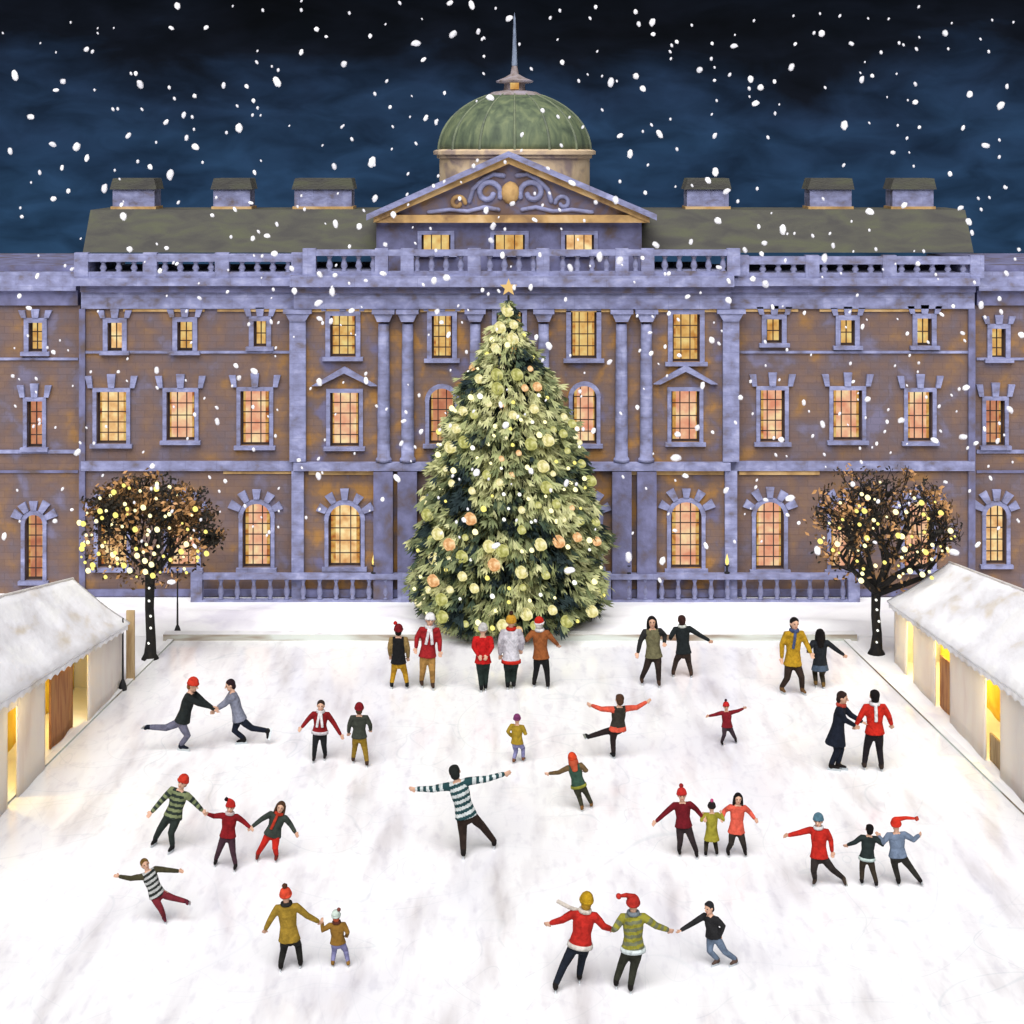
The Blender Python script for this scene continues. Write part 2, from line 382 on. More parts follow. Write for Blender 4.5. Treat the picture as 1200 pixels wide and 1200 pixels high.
def build_window(h, d, style):
    a, b, c, e, arch = h
    w = b - a; ht = e - c; xc = (a + b) / 2; u = d / F   # one frame pixel in metres
    # surround (the window's own mesh)
    bm = bmesh.new(); y0, y1 = d - .07, d + .03
    jw = 5.5 * u if style in ('top', 'topc') else 4.5 * u
    r = w / 2; zs = e - r
    ztop = zs if arch else e
    rnd = random.Random(int(a * 977 + c * 131))
    box(bm, a - jw, a, y0, y1, c, ztop); box(bm, b, b + jw, y0, y1, c, ztop)
    if arch:
        n = 12
        for t in range(n):
            t0, t1 = PI * t / n, PI * (t + 1) / n
            ro = r + jw * 1.15
            prism(bm, [(xc + r * math.cos(t0), zs + r * math.sin(t0)), (xc + ro * math.cos(t0), zs + ro * math.sin(t0)),
                       (xc + ro * math.cos(t1), zs + ro * math.sin(t1)), (xc + r * math.cos(t1), zs + r * math.sin(t1))], y0 + .004 * (t % 2), y1)
    else:
        box(bm, a - jw, b + jw, y0 - .005, y1, e, e + jw)
    keys = []
    if style == 'arch':
        for t in (-62, -31, 0, 31, 62):
            ang = math.radians(90 + t); ri, ro = r + jw * 1.2, r + jw * 1.2 + (10 + 4 * rnd.random()) * u
            dw0, dw1 = 3.2 * u, 5.0 * u
            dx, dz = math.cos(ang), math.sin(ang)
            key = bmesh.new(); keys.append(key)
            prism(key, [(xc + dx * ri + dz * dw0, zs + dz * ri - dx * dw0), (xc + dx * ro + dz * dw1, zs + dz * ro - dx * dw1),
                        (xc + dx * ro - dz * dw1, zs + dz * ro + dx * dw1), (xc + dx * ri - dz * dw0, zs + dz * ri + dx * dw0)], y0 - .03, y1)
    elif style in ('top', 'topc', 'main'):
        hh = (9 if style != 'main' else 14) * u; base = e + jw + .003
        for k, off in enumerate((-.62, 0, .62)):
            x = xc + off * (w + jw); kw = (3.4 if k != 1 else 4.4) * u; fl = off * 4 * u
            key = bmesh.new(); keys.append(key)
            prism(key, [(x - kw * .8, base), (x + kw * .8, base), (x + kw * 1.15 + fl, base + hh * (1.15 if k == 1 else 1)), (x - kw * 1.15 + fl, base + hh * (1.15 if k == 1 else 1))], y0 - .03, y1)
    elif style == 'ped':
        base = e + jw + 4 * u; half = w / 2 + 21 * u; apex = base + 17 * u; th = 5.5 * u
        key = bmesh.new(); keys.append(key)
        prism(key, [(xc - half, base), (xc - half + 8 * u, base), (xc, apex - th * .4), (xc, apex + th)], y0 - .12, y1)
        key = bmesh.new(); keys.append(key)
        prism(key, [(xc, apex + th), (xc, apex - th * .4), (xc + half - 8 * u, base), (xc + half, base)], y0 - .122, y1)
    win_ob = part('window', bm, M_STONE)
    for key in keys: part('keystone' if style != 'ped' else 'gable_hood', key, M_STONE, win_ob)
    bm = bmesh.new(); box(bm, a - jw * 1.6, b + jw * 1.6, d - .15, d + .028, c - 4.5 * u, c - .001)
    part('sill', bm, M_STONE, win_ob)
    bm = bmesh.new(); box(bm, a - .02, b + .02, d + .205, d + .225, c - .02, e + .02)
    part('pane', bm, (M_PANE_Y if rnd.random() < .75 else M_PANE_B) if style in ('top', 'topc', 'attic') else rnd.choice((M_PANE, M_PANE, M_PANE_B, M_PANE_C)), win_ob)
    if style not in ('top', 'attic'):     # drawn curtains at the sides, behind the glass bars
        for sg in (-1, 1):
            cw = w * rnd.uniform(.08, .2); xa = a if sg < 0 else b - cw
            bm = bmesh.new(); nn = 8
            for q in range(nn):
                x0_, x1_ = xa + cw * q / nn, xa + cw * (q + 1) / nn; ya, yb_ = (d + .190, d + .200) if q % 2 else (d + .200, d + .190)
                bm.faces.new([bm.verts.new(p) for p in ((x0_, ya, c), (x1_, yb_, c), (x1_, yb_, e), (x0_, ya, e))])
            part('curtain', bm, M_DRAPE, win_ob)
    # dark sash frame and glazing bars in front of the pane
    bm = bmesh.new(); yb0, yb1 = d + .165, d + .20; t = 1.15 * u
    cols = 3 if w > 22 * u else 2
    rows = max(2, round(ht / (13.5 * u)))
    if style == 'attic': cols, rows = 3, 1
    pts = []
    for k in range(cols + 1):
        x = a + w * k / cols
        zt = e
        if arch: zt = zs + math.sqrt(max(0, r * r - (x - xc) ** 2))
        if zt - c > .02: pts.append((x, c, x, zt, yb0, yb1))
    for k in range(rows + 1): pts.append((a, c + ht * k / rows, b, c + ht * k / rows, yb0 + .004, yb1 - .004))
    bars(bm, pts, t)
    box(bm, a, a + 2.2 * u, yb0 - .006, yb1 - .002, c, e); box(bm, b - 2.2 * u, b, yb0 - .006, yb1 - .002, c, e)
    box(bm, a, b, yb0 - .008, yb1 - .001, c, c + 2.6 * u)
    part('glazing_bar', bm, M_BAR, win_ob)

# walls
Zc = lambda py: PZ(py, FB)
TOPZ = PZ(362, FB)
left = [win(135, 378, 411, 17, FB, 'top'), win(217, 377, 411, 18, FB, 'top'), win(305, 376, 406, 15, FB, 'top'),
        win(131, 459, 520, 35, FB, 'main'), win(212, 459, 516, 33, FB, 'main'), win(299, 458, 522, 34, FB, 'main'),
        win(132, 590, 665, 34, FB, 'arch'), win(214, 590, 665, 34, FB, 'arch'), win(301, 590, 665, 33, FB, 'arch')]
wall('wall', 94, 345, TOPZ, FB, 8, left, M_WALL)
right = [win(907, 374, 402, 18, FB, 'top'), win(993, 375, 405, 17, FB, 'top'), win(1083, 373, 405, 17, FB, 'top'),
         win(905, 457, 518, 29, FB, 'main'), win(993, 457, 516, 34, FB, 'main'), win(1078, 459, 517, 29, FB, 'main'),
         win(902, 588, 667, 33, FB, 'arch'), win(990, 588, 667, 33, FB, 'arch'), win(1076, 588, 667, 33, FB, 'arch')]
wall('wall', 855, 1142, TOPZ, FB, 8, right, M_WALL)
mid = [win(402, 370, 418, 30, FC, 'topc'), win(518, 370, 420, 24, FC, 'topc'), win(684, 364, 420, 30, FC, 'topc'), win(804, 368, 424, 32, FC, 'topc'),
       win(597, 366, 420, 30, FC, 'topc'),
       win(404, 460, 523, 34, FC, 'ped'), win(518, 455, 520, 30, FC, 'round'), win(685, 452, 520, 28, FC, 'round'), win(803, 458, 518, 33, FC, 'ped'),
       win(404, 591, 664, 38, FC, 'arch'), win(518, 591, 664, 34, FC, 'arch'), win(685, 591, 664, 34, FC, 'arch'), win(804, 588, 666, 36, FC, 'arch')]
wall('wall', 345.2, 854.8, PZ(362, FC), FC, 8, mid, M_WALL_GLOW)
wl = [win(42, 378, 412, 16, FW, 'top'), win(41, 470, 524, 18, FW, 'main'), win(40, 603, 680, 21, FW, 'arch')]
for k in range(1, 3):
    dx = -84 * k
    wl += [win(42 + dx, 378, 412, 16, FW, 'top'), win(41 + dx, 470, 524, 18, FW, 'main'), win(40 + dx, 603, 680, 21, FW, 'arch')]
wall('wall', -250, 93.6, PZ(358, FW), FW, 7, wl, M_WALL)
wr = [win(1170, 385, 420, 16, FW, 'top'), win(1166, 469, 522, 22, FW, 'main'), win(1167, 592, 661, 24, FW, 'arch')]
for k in range(1, 3):
    dx = 84 * k
    wr += [win(1170 + dx, 385, 420, 16, FW, 'top'), win(1166 + dx, 469, 522, 22, FW, 'main'), win(1167 + dx, 592, 661, 24, FW, 'arch')]
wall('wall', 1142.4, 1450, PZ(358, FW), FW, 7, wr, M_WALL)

# entablatures and string courses: (name, px0, px1, py top, py bottom, plane, projection, material)
def band(name, a, b, t, bt, d, proj, mat, depth=.3):
    bm = bmesh.new(); box(bm, PX(a, d), PX(b, d), d - proj, d + depth, PZ(bt, d), PZ(t, d))
    return part(name, bm, mat)
for a, b, d in ((96, 345, FB), (855, 1141, FB)):
    band('entablature', a, b, 342, 361.6, d, .10, M_STONE, 6)
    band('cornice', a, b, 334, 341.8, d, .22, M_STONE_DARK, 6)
    band('cornice', a - 3, b + 3, 325, 333.8, d, .42, M_STONE, 6)
    band('string_course', a, b, 540, 551, d, .12, M_STONE)
    band('string_course', a, b, 411, 414, d, .05, M_STONE)
    band('plinth', a, b, 690, 698, d, .10, M_STONE_DARK)
band('entablature', 345, 855, 343, 361.6, FC, .14, M_STONE, 6)
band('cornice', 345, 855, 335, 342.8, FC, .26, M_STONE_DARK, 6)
band('cornice', 342, 858, 322, 334.8, FC, .48, M_STONE, 6)
band('string_course', 345, 855, 541, 550, FC, .26, M_STONE)
band('plinth', 345, 855, 690, 699, FC, .12, M_STONE_DARK)
for a, b, d in ((-250, 92, FW), (1144, 1450, FW)):
    band('entablature', a, b, 340, 357.6, d, .10, M_STONE_DARK, 6)
    band('cornice', a, b, 318, 339.8, d, .30, M_STONE, 6)
    band('string_course', a, b, 527, 531, d, .06, M_STONE)
    band('string_course', a, b, 551, 554, d, .05, M_STONE_DARK)
    band('string_course', a, b, 419, 422, d, .05, M_STONE)
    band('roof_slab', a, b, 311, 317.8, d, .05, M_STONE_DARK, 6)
# thin ochre strips that paint warm highlights under the cornice and under the string course
for a, b in ((145, 240), (255, 343), (870, 935), (960, 1080)):
    band('ochre_highlight', a, b, 362, 365, FB, .06, M_OCHRE)
for a, b in ((362, 440), (492, 548), (650, 718), (768, 845)):
    band('ochre_highlight', a, b, 362, 365.5, FC, .07, M_OCHRE)
for a, b, d in ((362, 456, FC), (740, 848, FC), (866, 960, FB)):
    band('ochre_highlight', a, b, 551.2, 556, d, .07, M_OCHRE)
for a, b in ((262, 343),):
    band('ochre_highlight', a, b, 552, 555, FB, .05, M_OCHRE)

# giant columns and pilasters
def column(px, wpx, round_):
    d = FC; u = d / F; x = PX(px, d); r = wpx * u / 2
    zt, zb = PZ(362, d), PZ(540, d)
    bm = bmesh.new()
    if round_:
        prof = [(r * 1.25, zb), (r * 1.25, zb + 3 * u), (r * 1.05, zb + 5 * u)] + [(r * (1.0 - .14 * (t / 8) ** 1.6), zb + 5 * u + (zt - zb - 22 * u) * t / 8) for t in range(9)]
        lathe(bm, prof, x, d - r * .55, 24)
    else:
        box(bm, x - r, x + r, d - .16, d + .05, zb, zt - 14 * u)
    c = part('column' if round_ else 'pilaster', bm, M_STONE, smooth=False)
    if round_:
        for p in c.data.polygons: p.use_smooth = abs(p.normal.z) < .5
    bm = bmesh.new()
    yb = d - (r * 1.75 if round_ else .2)
    prism(bm, [(x - r * .95, zt - 14 * u), (x + r * .95, zt - 14 * u), (x + r * 1.5, zt - 5 * u), (x - r * 1.5, zt - 5 * u)], yb, d + .04)
    box(bm, x - r * 1.75, x + r * 1.75, yb - .05, d + .045, zt - 4.9 * u, zt - .004)
    part('capital', bm, M_STONE, c)
    bm = bmesh.new()
    if round_: box(bm, x - r * 1.5, x + r * 1.5, d - r * 1.9, d + .03, 0, PZ(551, d))
    else: box(bm, x - r * .75, x + r * .75, d - .15, d + .03, 0, PZ(551, d))
    part('pedestal', bm, M_STONE_DARK if round_ else M_STONE, c)
for px in (450, 478, 728, 757): column(px, 15, True)
for px in (557, 637): column(px, 14, True)
for px in (349.5, 856): column(px, 19, False)
def corner_strip(px, wpx, d):
    bm = bmesh.new(); box(bm, PX(px - wpx / 2, d), PX(px + wpx / 2, d), d - .1, d + .04, 0, PZ(362, d)); part('corner_strip', bm, M_STONE_DARK)
corner_strip(97, 7, FB); corner_strip(1138, 8, FB)

# parapet balustrades
def balustrade(parent, a, b, t, bt, d, step, piers, mat, rail=5.0, base=5.0, wb=7.0, y=None, th=.16, name_rail='rail'):
    u = d / F; yy = y if y is not None else d - .1
    bm = bmesh.new(); box(bm, PX(a, d), PX(b, d), yy - .04, yy + th + .04, PZ(t + rail, d), PZ(t, d)); part(name_rail, bm, mat, parent)
    bm = bmesh.new(); box(bm, PX(a, d), PX(b, d), yy - .03, yy + th + .03, PZ(bt, d), PZ(bt - base, d)); part('base_rail', bm, mat, parent)
    zt, zb = PZ(t + rail, d) - .001, PZ(bt - base, d) + .001; h = zt - zb
    bm = bmesh.new(); R = wb * u / 2
    lathe(bm, [(R * .9, 0), (R * .9, h * .06), (R * .55, h * .12), (R, h * .32), (R * .85, h * .5), (R * .5, h * .78), (R * .8, h * .9), (R * .9, h)], 0, 0, 10)
    proto = link('baluster', bm, mat, parent, True, (PX(piers[0] + step, d), yy + th / 2, zb))
    if parent is not None: proto.location = Vector((PX(a + step * .6, d), yy + th / 2, zb)) 
    first = True; x = a + step * .6
    while x < b - step * .3:
        if not any(abs(x - p) < step * .55 for p in piers):
            loc = Vector((PX(x, d), yy + th / 2, zb))
            if first: proto.location = loc; first = False
            else: copy_part(proto, parent, loc)
        x += step
    for p in piers:
        bm = bmesh.new(); box(bm, PX(p - wb * .95, d), PX(p + wb * .95, d), yy - .055, yy + th + .055, PZ(bt, d) + .0005, PZ(t - 1.5, d)); part('pier', bm, mat, parent)

def building_balustrade(a, b, t, bt, d, step, piers, **k):
    e = empty('parapet'); e.parent = palace; e.location = -palace.location
    balustrade(e, a, b, t, bt, d, step, piers, M_STONE, **k)
    return e
building_balustrade(94, 356, 297, 325, FB, 18, (98, 178, 262, 351), wb=8.5, rail=9, base=7, y=FB - .25)
building_balustrade(864, 1145, 300, 325, FB, 18, (868, 950, 1040, 1142), wb=8.5, rail=9, base=6, y=FB - .25)
building_balustrade(360, 862, 292, 322, FC, 17, (364, 448, 478, 556, 636, 728, 758, 858), wb=8, rail=7, base=5, y=FC - .3)

# roofs, attic, pediment
def zt_(py, d): return PZ(py, d)
bm = bmesh.new()
d0, d1 = 51.2, 53.4
pts = [(PX(97, d0), d0, PZ(296, d0)), (PX(1141, d0), d0, PZ(296, d0)), (PX(1131, d1), d1, PZ(246, d1)), (PX(106, d1), d1, PZ(246, d1)),
       (PX(97, d0), d0 + 6, PZ(296, d0)), (PX(1141, d0), d0 + 6, PZ(296, d0)), (PX(1131, d1), d1 + 2.5, PZ(246, d1)), (PX(106, d1), d1 + 2.5, PZ(246, d1))]
v = [bm.verts.new(p) for p in pts]
for f in ((0, 1, 2, 3), (3, 2, 6, 7), (7, 6, 5, 4), (0, 3, 7, 4), (1, 5, 6, 2), (4, 5, 1, 0)): bm.faces.new([v[i] for i in f])
roof = part('roof', bm, M_ROOF)
for a, b in ((132, 181), (250, 293), (345, 412), (805, 854), (949, 998), (1046, 1094)):
    d = 54.2; bm = bmesh.new()
    box(bm, PX(a, d), PX(b, d), d, d + 1.0, PZ(262, d), PZ(222, d))
    ch = part('chimney', bm, M_STONE)
    bm = bmesh.new(); prism(bm, [(PX(a - 3, d), PZ(221.9, d)), (PX(b + 3, d), PZ(221.9, d)), (PX(b, d), PZ(209, d)), (PX(a + 1, d), PZ(209, d))], d - .08, d + 1.08)
    part('chimney_cap', bm, M_ROOF, ch)
    bm = bmesh.new(); box(bm, PX(a - 2, d), PX(b + 2, d), d - .06, d + 1.06, PZ(250, d), PZ(242, d))
    part('chimney_base', bm, M_OCHRE, ch)

FA = 50.0
attic_h = [win(511, 275, 296, 34, FA, 'attic'), win(597, 275, 296, 36, FA, 'attic'), win(679, 275, 296, 34, FA, 'attic')]
wall('attic_wall', 441, 752, PZ(261, FA), FA, 5, attic_h, M_STONE_DARK, zbot=PZ(326, FA))
FP = 49.7
px_l, px_r, apex = 430, 769, (596, 178)
bm = bmesh.new(); box(bm, PX(px_l + 10, FP), PX(px_r - 10, FP), FP, FP + 3, PZ(261, FP), PZ(252, FP)); part('pediment_cornice', bm, M_OCHRE)
bm = bmesh.new()
prism(bm, [(PX(px_l + 22, FP), PZ(251.8, FP)), (PX(px_r - 22, FP), PZ(251.8, FP)), (PX(apex[0], FP), PZ(192, FP))], FP + .18, FP + 3)
ped = part('pediment', bm, varied('tympanum', [(.13, .085, .075, 1), (.12, .11, .17, 1), (.19, .115, .06, 1)], scale=1.5, lo=.35, hi=.65))
def rake(x0, z0, x1, z1, th, y0, y1, mat, name):
    bm = bmesh.new()
    prism(bm, [(PX(x0, FP), PZ(z0, FP)), (PX(x0, FP), PZ(z0 - th, FP)), (PX(x1, FP), PZ(z1 - th, FP)), (PX(x1, FP), PZ(z1, FP))][::(-1 if x1 > x0 else 1)], y0, y1)
    bmesh.ops.recalc_face_normals(bm, faces=bm.faces)
    part(name, bm, mat, ped)
for xe in (px_l, px_r):
    rake(xe, 258, apex[0], 184, 7, FP - .22, FP + 3, M_STONE, 'raking_cornice')
    rake(xe + (8 if xe < 600 else -8), 261, apex[0], 192, 8, FP - .06, FP + 2.9, M_OCHRE if True else M_STONE, 'raking_moulding')
# carved relief in the pediment: a crown of scrolls and swags round a round boss
def relief(pts, r, mat, name):
    bm = bmesh.new(); tube(bm, [(PX(x, FP), FP + .16, PZ(y, FP)) for x, y in pts], [r * FP / F] * len(pts), 8, side=(0, 1, 0)); part(name, bm, mat, ped, True)
def arc(cx, cy, r, a0, a1, n=14, k=0.0):
    return [(cx + (r - k * t) * math.cos(math.radians(a0 + (a1 - a0) * t / n)), cy - (r - k * t) * math.sin(math.radians(a0 + (a1 - a0) * t / n))) for t in range(n + 1)]
for sx in (-1, 1):
    c = 598
    relief([(c + sx * (q[0] - c), q[1]) for q in arc(c + 26, 226, 15, 200, -160, 16, .55)], 3.4, M_STONE, 'carved_scroll')
    relief([(c + sx * (q[0] - c), q[1]) for q in arc(c + 62, 238, 9, 180, -150, 14, .4)], 2.6, M_OCHRE if sx < 0 else M_STONE, 'carved_scroll')
    relief([(c + sx * x, y) for x, y in ((14, 246), (30, 243), (50, 248), (72, 246), (96, 249))], 2.6, M_STONE, 'carved_swag')
    relief([(c + sx * x, y) for x, y in ((8, 206), (20, 204), (32, 210), (44, 222), (48, 236))], 3.0, M_STONE, 'carved_leaf')
bm = bmesh.new(); ball(bm, (PX(598, FP), FP + .14, PZ(226, FP)), (Vector((.28, 0, 0)), Vector((0, .14, 0)), Vector((0, 0, .34))), 2); part('carved_boss', bm, M_OCHRE, ped, True)

# drum, dome, lantern and finial
DC = 54.4; cx = PX(603, DC); dy = DC
Zd = lambda py: PZ(py, DC)
ud = DC / F
bm = bmesh.new(); lathe(bm, [(88 * ud, Zd(262)), (88 * ud, Zd(186)), (91 * ud, Zd(185)), (91 * ud, Zd(182))], cx, dy, 64)
M_DRUM = varied('cream_drum', [(.30, .23, .21, 1), (.58, .44, .28, 1), (.66, .52, .35, 1)], scale=1.4, lo=.33, hi=.66)
drum = part('dome_drum', bm, M_DRUM)
bm = bmesh.new(); lathe(bm, [(90 * ud, Zd(181.9)), (95 * ud, Zd(181)), (95 * ud, Zd(177)), (90 * ud, Zd(175))], cx, dy, 64); part('dome_cornice', bm, M_DRUM)
bm = bmesh.new()
prof = []
for t in range(13):
    a = t / 12 * math.radians(78)
    prof.append((90 * ud * math.cos(a) ** 1.08, Zd(176) + 68 * ud * math.sin(a) / math.sin(math.radians(78))))
lathe(bm, prof, cx, dy, 64)
dome = part('dome', bm, M_COPPER)
for p in dome.data.polygons: p.use_smooth = abs(p.normal.z) < .97
for k in range(14):
    a = 2 * PI * (k + .5) / 14; bm = bmesh.new()
    tube(bm, [(cx + (r + .005) * math.cos(a), dy + (r + .005) * math.sin(a), z) for r, z in prof], [.05 * (1 - .5 * i / 12) for i in range(13)], 6)
    part('dome_rib', bm, varied('pale_copper', [(.10, .12, .09, 1), (.17, .20, .12, 1)], scale=3), dome, True)
bm = bmesh.new(); lathe(bm, [(32 * ud, Zd(113)), (33 * ud, Zd(112)), (26 * ud, Zd(108)), (13 * ud, Zd(106)), (12 * ud, Zd(98)), (21 * ud, Zd(97)), (22 * ud, Zd(95)), (12 * ud, Zd(91)), (5 * ud, Zd(87)), (3 * ud, Zd(77))], cx, dy, 24)
lan = part('dome_lantern', bm, varied('pale_lantern_stone', [(.17, .13, .12, 1), (.26, .22, .22, 1), (.30, .27, .33, 1)], scale=3))
bm = bmesh.new(); box(bm, cx - 5 * ud, cx + 5 * ud, dy - 15.5 * ud, dy - 12 * ud, Zd(105), Zd(96)); part('lantern_window', bm, M_PANE_Y, lan)
bm = bmesh.new(); lathe(bm, [(3.4 * ud, Zd(77)), (2.6 * ud, Zd(60)), (1.9 * ud, Zd(40)), (1.2 * ud, Zd(22)), (0, Zd(14))], cx, dy, 12)
part('finial', bm, varied('blue_grey_lead', [(.12, .15, .22, 1), (.22, .27, .36, 1)], scale=4), lan)

for h, d, s in WINDOWS: build_window(h, d, s)

# ------------------------------------------------------------------ railings in front of the palace
RD = 48.95
for a, b, lab in ((228, 476, 'lavender stone balustrade on the snow left of the Christmas tree'), (706, 1003, 'lavender stone balustrade on the snow right of the Christmas tree')):
    e = empty('balustrade', (PX((a + b) / 2, RD), RD, 0)); tag(e, lab, 'balustrade', 'stone balustrades before the palace')
    kids_before = set(o.name for o in bpy.data.objects)
    n = round((b - a) / 82)
    balustrade(e, a, b, 672, 705.2, RD, 19.3, [a + 3, b - 3], M_STONE, rail=6, base=3, wb=7, y=RD - .08)
    for o in bpy.data.objects:
        if o.parent == e: o.location = Vector(o.location) - Vector(e.location)
# (parts made through part() already stand in world space; children of e are shifted by its base)

# lanterns standing on the balustrades
M_FLAME = glow('candle_flame', [lin((250, 220, 120))], 1.4)
for px, py, lab in ((438, 672, 'small lit lantern on the balustrade just left of the Christmas tree'), (737, 672, 'small lit lantern on the balustrade just right of the Christmas tree'), (852, 672, 'small lit lantern on the balustrade between two right arched windows')):
    base = Vector((PX(px, RD), RD, PZ(py, RD) + .002))
    e = empty('lantern', base); e.scale = (.72, .72, .72); tag(e, lab, 'lantern', 'lanterns on the balustrades')
    bm = bmesh.new(); lathe(bm, [(.11, 0), (.11, .05), (.04, .08), (.03, .26), (.10, .30), (.10, .33)], 0, 0, 12); link('stand', bm, M_DARK, e)
    bm = bmesh.new(); lathe(bm, [(0, .33), (.05, .36), (.075, .46), (.05, .60), (.015, .74), (0, .80)], 0, 0, 12); link('flame', bm, M_FLAME, e, True)

# ------------------------------------------------------------------ Christmas tree
TX, TY = PX(596, 46.6), 46.6
xmas = empty('christmas_tree', (TX, TY, 0))
tag(xmas, 'tall conical Christmas tree covered in glowing lights with a gold star', 'Christmas tree')
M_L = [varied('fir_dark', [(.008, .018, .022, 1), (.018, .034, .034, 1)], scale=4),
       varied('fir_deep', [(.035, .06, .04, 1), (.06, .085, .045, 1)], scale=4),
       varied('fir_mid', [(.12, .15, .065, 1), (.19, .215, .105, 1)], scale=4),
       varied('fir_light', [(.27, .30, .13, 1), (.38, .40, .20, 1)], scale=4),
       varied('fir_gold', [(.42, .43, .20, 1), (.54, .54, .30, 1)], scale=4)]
TH0, TH1 = .35, PZ(352, TY)
def trad(z):
    t = (z - TH0) / (TH1 - TH0)
    prof = ((0, 2.35), (.05, 2.62), (.12, 2.72), (.35, 2.42), (.6, 1.80), (.76, 1.16), (.88, .50), (.94, .26), (1.0, .06))
    for (a, ra), (b, rb) in zip(prof, prof[1:]):
        if t <= b: return ra + (rb - ra) * (t - a) / (b - a)
    return .1
rnd = random.Random(11)
bm = bmesh.new()
def frond(p, dr, ln, wd, mi):
    side = dr.cross(Vector((rnd.uniform(-1, 1), rnd.uniform(-1, 1), rnd.uniform(-1, 1)))).normalized()
    up = side.cross(dr).normalized()
    def leaf(p, dr, ln, wd):
        s = side if abs(dr.dot(side)) < .8 else up
        m1 = p + dr * ln * .32; m2 = p + dr * ln * .72 - up * ln * .03
        a = bm.verts.new(p); b = bm.verts.new(m1 + s * wd); b2 = bm.verts.new(m2 + s * wd * .8); c = bm.verts.new(p + dr * ln - up * ln * .12)
        d2 = bm.verts.new(m2 - s * wd * .8); d = bm.verts.new(m1 - s * wd); e = bm.verts.new(p + dr * ln * .5 + up * wd * .4)
        for f in ((a, b, e), (b, b2, e), (b2, c, e), (c, d2, e), (d2, d, e), (d, a, e)):
            bm.faces.new(f).material_index = mi
    leaf(p, dr, ln, wd)
    for sg in (-1, 1):
        leaf(p + dr * ln * .2, (dr * .92 + side * sg * .30).normalized(), ln * .8, wd * .8)
N = 17000
for i in range(N):
    while True:
        z = TH0 + (TH1 - TH0) * rnd.random()
        if rnd.random() < trad(z) / 2.75 + .06: break
    a = rnd.uniform(0, 2 * PI)
    R = trad(z)
    lump = noise.noise(Vector((math.cos(a) * R * .9, math.sin(a) * R * .9, z * 1.1)))
    tier = ((z * .95 + .35 * noise.noise(Vector((math.cos(a) * 2, math.sin(a) * 2, 1)))) % 1.0)
    R *= 1.0 + .14 * lump - .13 * tier
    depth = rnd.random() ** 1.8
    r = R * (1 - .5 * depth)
    p = Vector((r * math.cos(a), r * math.sin(a), z))
    out = Vector((math.cos(a), math.sin(a), 0))
    dr = (out * rnd.uniform(.45, 1.0) + Vector((0, 0, -1)) * rnd.uniform(.15, .95) + Vector((rnd.uniform(-.4, .4), rnd.uniform(-.4, .4), 0))).normalized()
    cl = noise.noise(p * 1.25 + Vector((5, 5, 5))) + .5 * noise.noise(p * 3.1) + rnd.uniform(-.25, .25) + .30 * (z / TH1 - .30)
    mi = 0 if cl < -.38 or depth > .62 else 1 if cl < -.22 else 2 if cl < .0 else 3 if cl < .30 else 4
    sz = rnd.uniform(.24, .50) * (.55 + .45 * min(1, R / 1.6))
    if rnd.random() < .06: p += out * rnd.uniform(.05, .28)
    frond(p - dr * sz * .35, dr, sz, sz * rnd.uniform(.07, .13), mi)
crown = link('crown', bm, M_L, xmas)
bm = bmesh.new(); tube(bm, [(0, 0, 0), (0, 0, 3), (0, 0, 6), (0, 0, TH1 + .15)], [.22, .17, .1, .03], 12, round_ends=False); link('trunk', bm, M_BARK, xmas)
# star
bm = bmesh.new()
zc = PZ(337, TY) ; Rs, rs = .25, .105
fr = [(Rs if k % 2 == 0 else rs) for k in range(10)]
ring = [bm.verts.new((fr[k] * math.sin(2 * PI * k / 10), 0, zc + fr[k] * math.cos(2 * PI * k / 10))) for k in range(10)]
cf, cb = bm.verts.new((0, -.09, zc)), bm.verts.new((0, .09, zc))
for k in range(10):
    j = (k + 1) % 10; bm.faces.new((ring[k], cf, ring[j])); bm.faces.new((ring[j], cb, ring[k]))
bmesh.ops.recalc_face_normals(bm, faces=bm.faces)
link('star', bm, glow('star_glow', [lin((240, 200, 130))], .9), xmas)
# lights and glowing baubles on the branch tips
LIGHTS = [glow('fairy_light_warm', [lin((248, 238, 178))], 1.6), glow('fairy_light_yellow', [lin((236, 222, 120))], 1.35), glow('globe_amber', [lin((196, 130, 76)), lin((234, 184, 130)), lin((250, 230, 184))], 1.0, 7), glow('fairy_light_white', [lin((246, 246, 236))], 1.3),
          glow('globe_cream', [lin((190, 180, 100)), lin((232, 222, 160)), lin((252, 246, 216))], 1.0, 7), glow('globe_olive', [lin((140, 140, 70)), lin((196, 194, 116)), lin((236, 232, 176))], .9, 7)]
protos = {}
def bulb(name, mi, r, parent, loc):
    key = (name, mi, round(r, 3))
    if key not in protos:
        bm = bmesh.new(); bmesh.ops.create_icosphere(bm, subdivisions=2, radius=r)
        for v in bm.verts: v.co *= 1 + .3 * noise.noise(v.co * (.9 / r))
        o = link(name, bm, LIGHTS[mi], parent, True, loc); protos[key] = o; return o
    return copy_part(protos[key], parent, loc)
placed = []
def tree_spot(gap, k):
    for tries in range(400):
        z = TH0 + .15 + (TH1 - TH0 - .2) * rnd.random()
        if rnd.random() > trad(z) / 2.75 + .28: continue
        a = -PI / 2 + math.asin(rnd.uniform(-.98, .98)) if rnd.random() < .92 else rnd.uniform(0, PI)
        r = trad(z) * k
        p = Vector((r * math.cos(a), r * math.sin(a), z))
        if all((p - q).length > gap for q in placed):
            placed.append(p); return p
    return None
for i in range(98):
    p = tree_spot(.32, 1.0)
    if p is None: continue
    x = rnd.random()
    mi = 2 if x < .24 else 4 if x < .66 else 5
    bulb('bauble', mi, rnd.choice((.08, .10, .13, .17) if mi != 5 else (.09, .12, .17)), xmas, p)
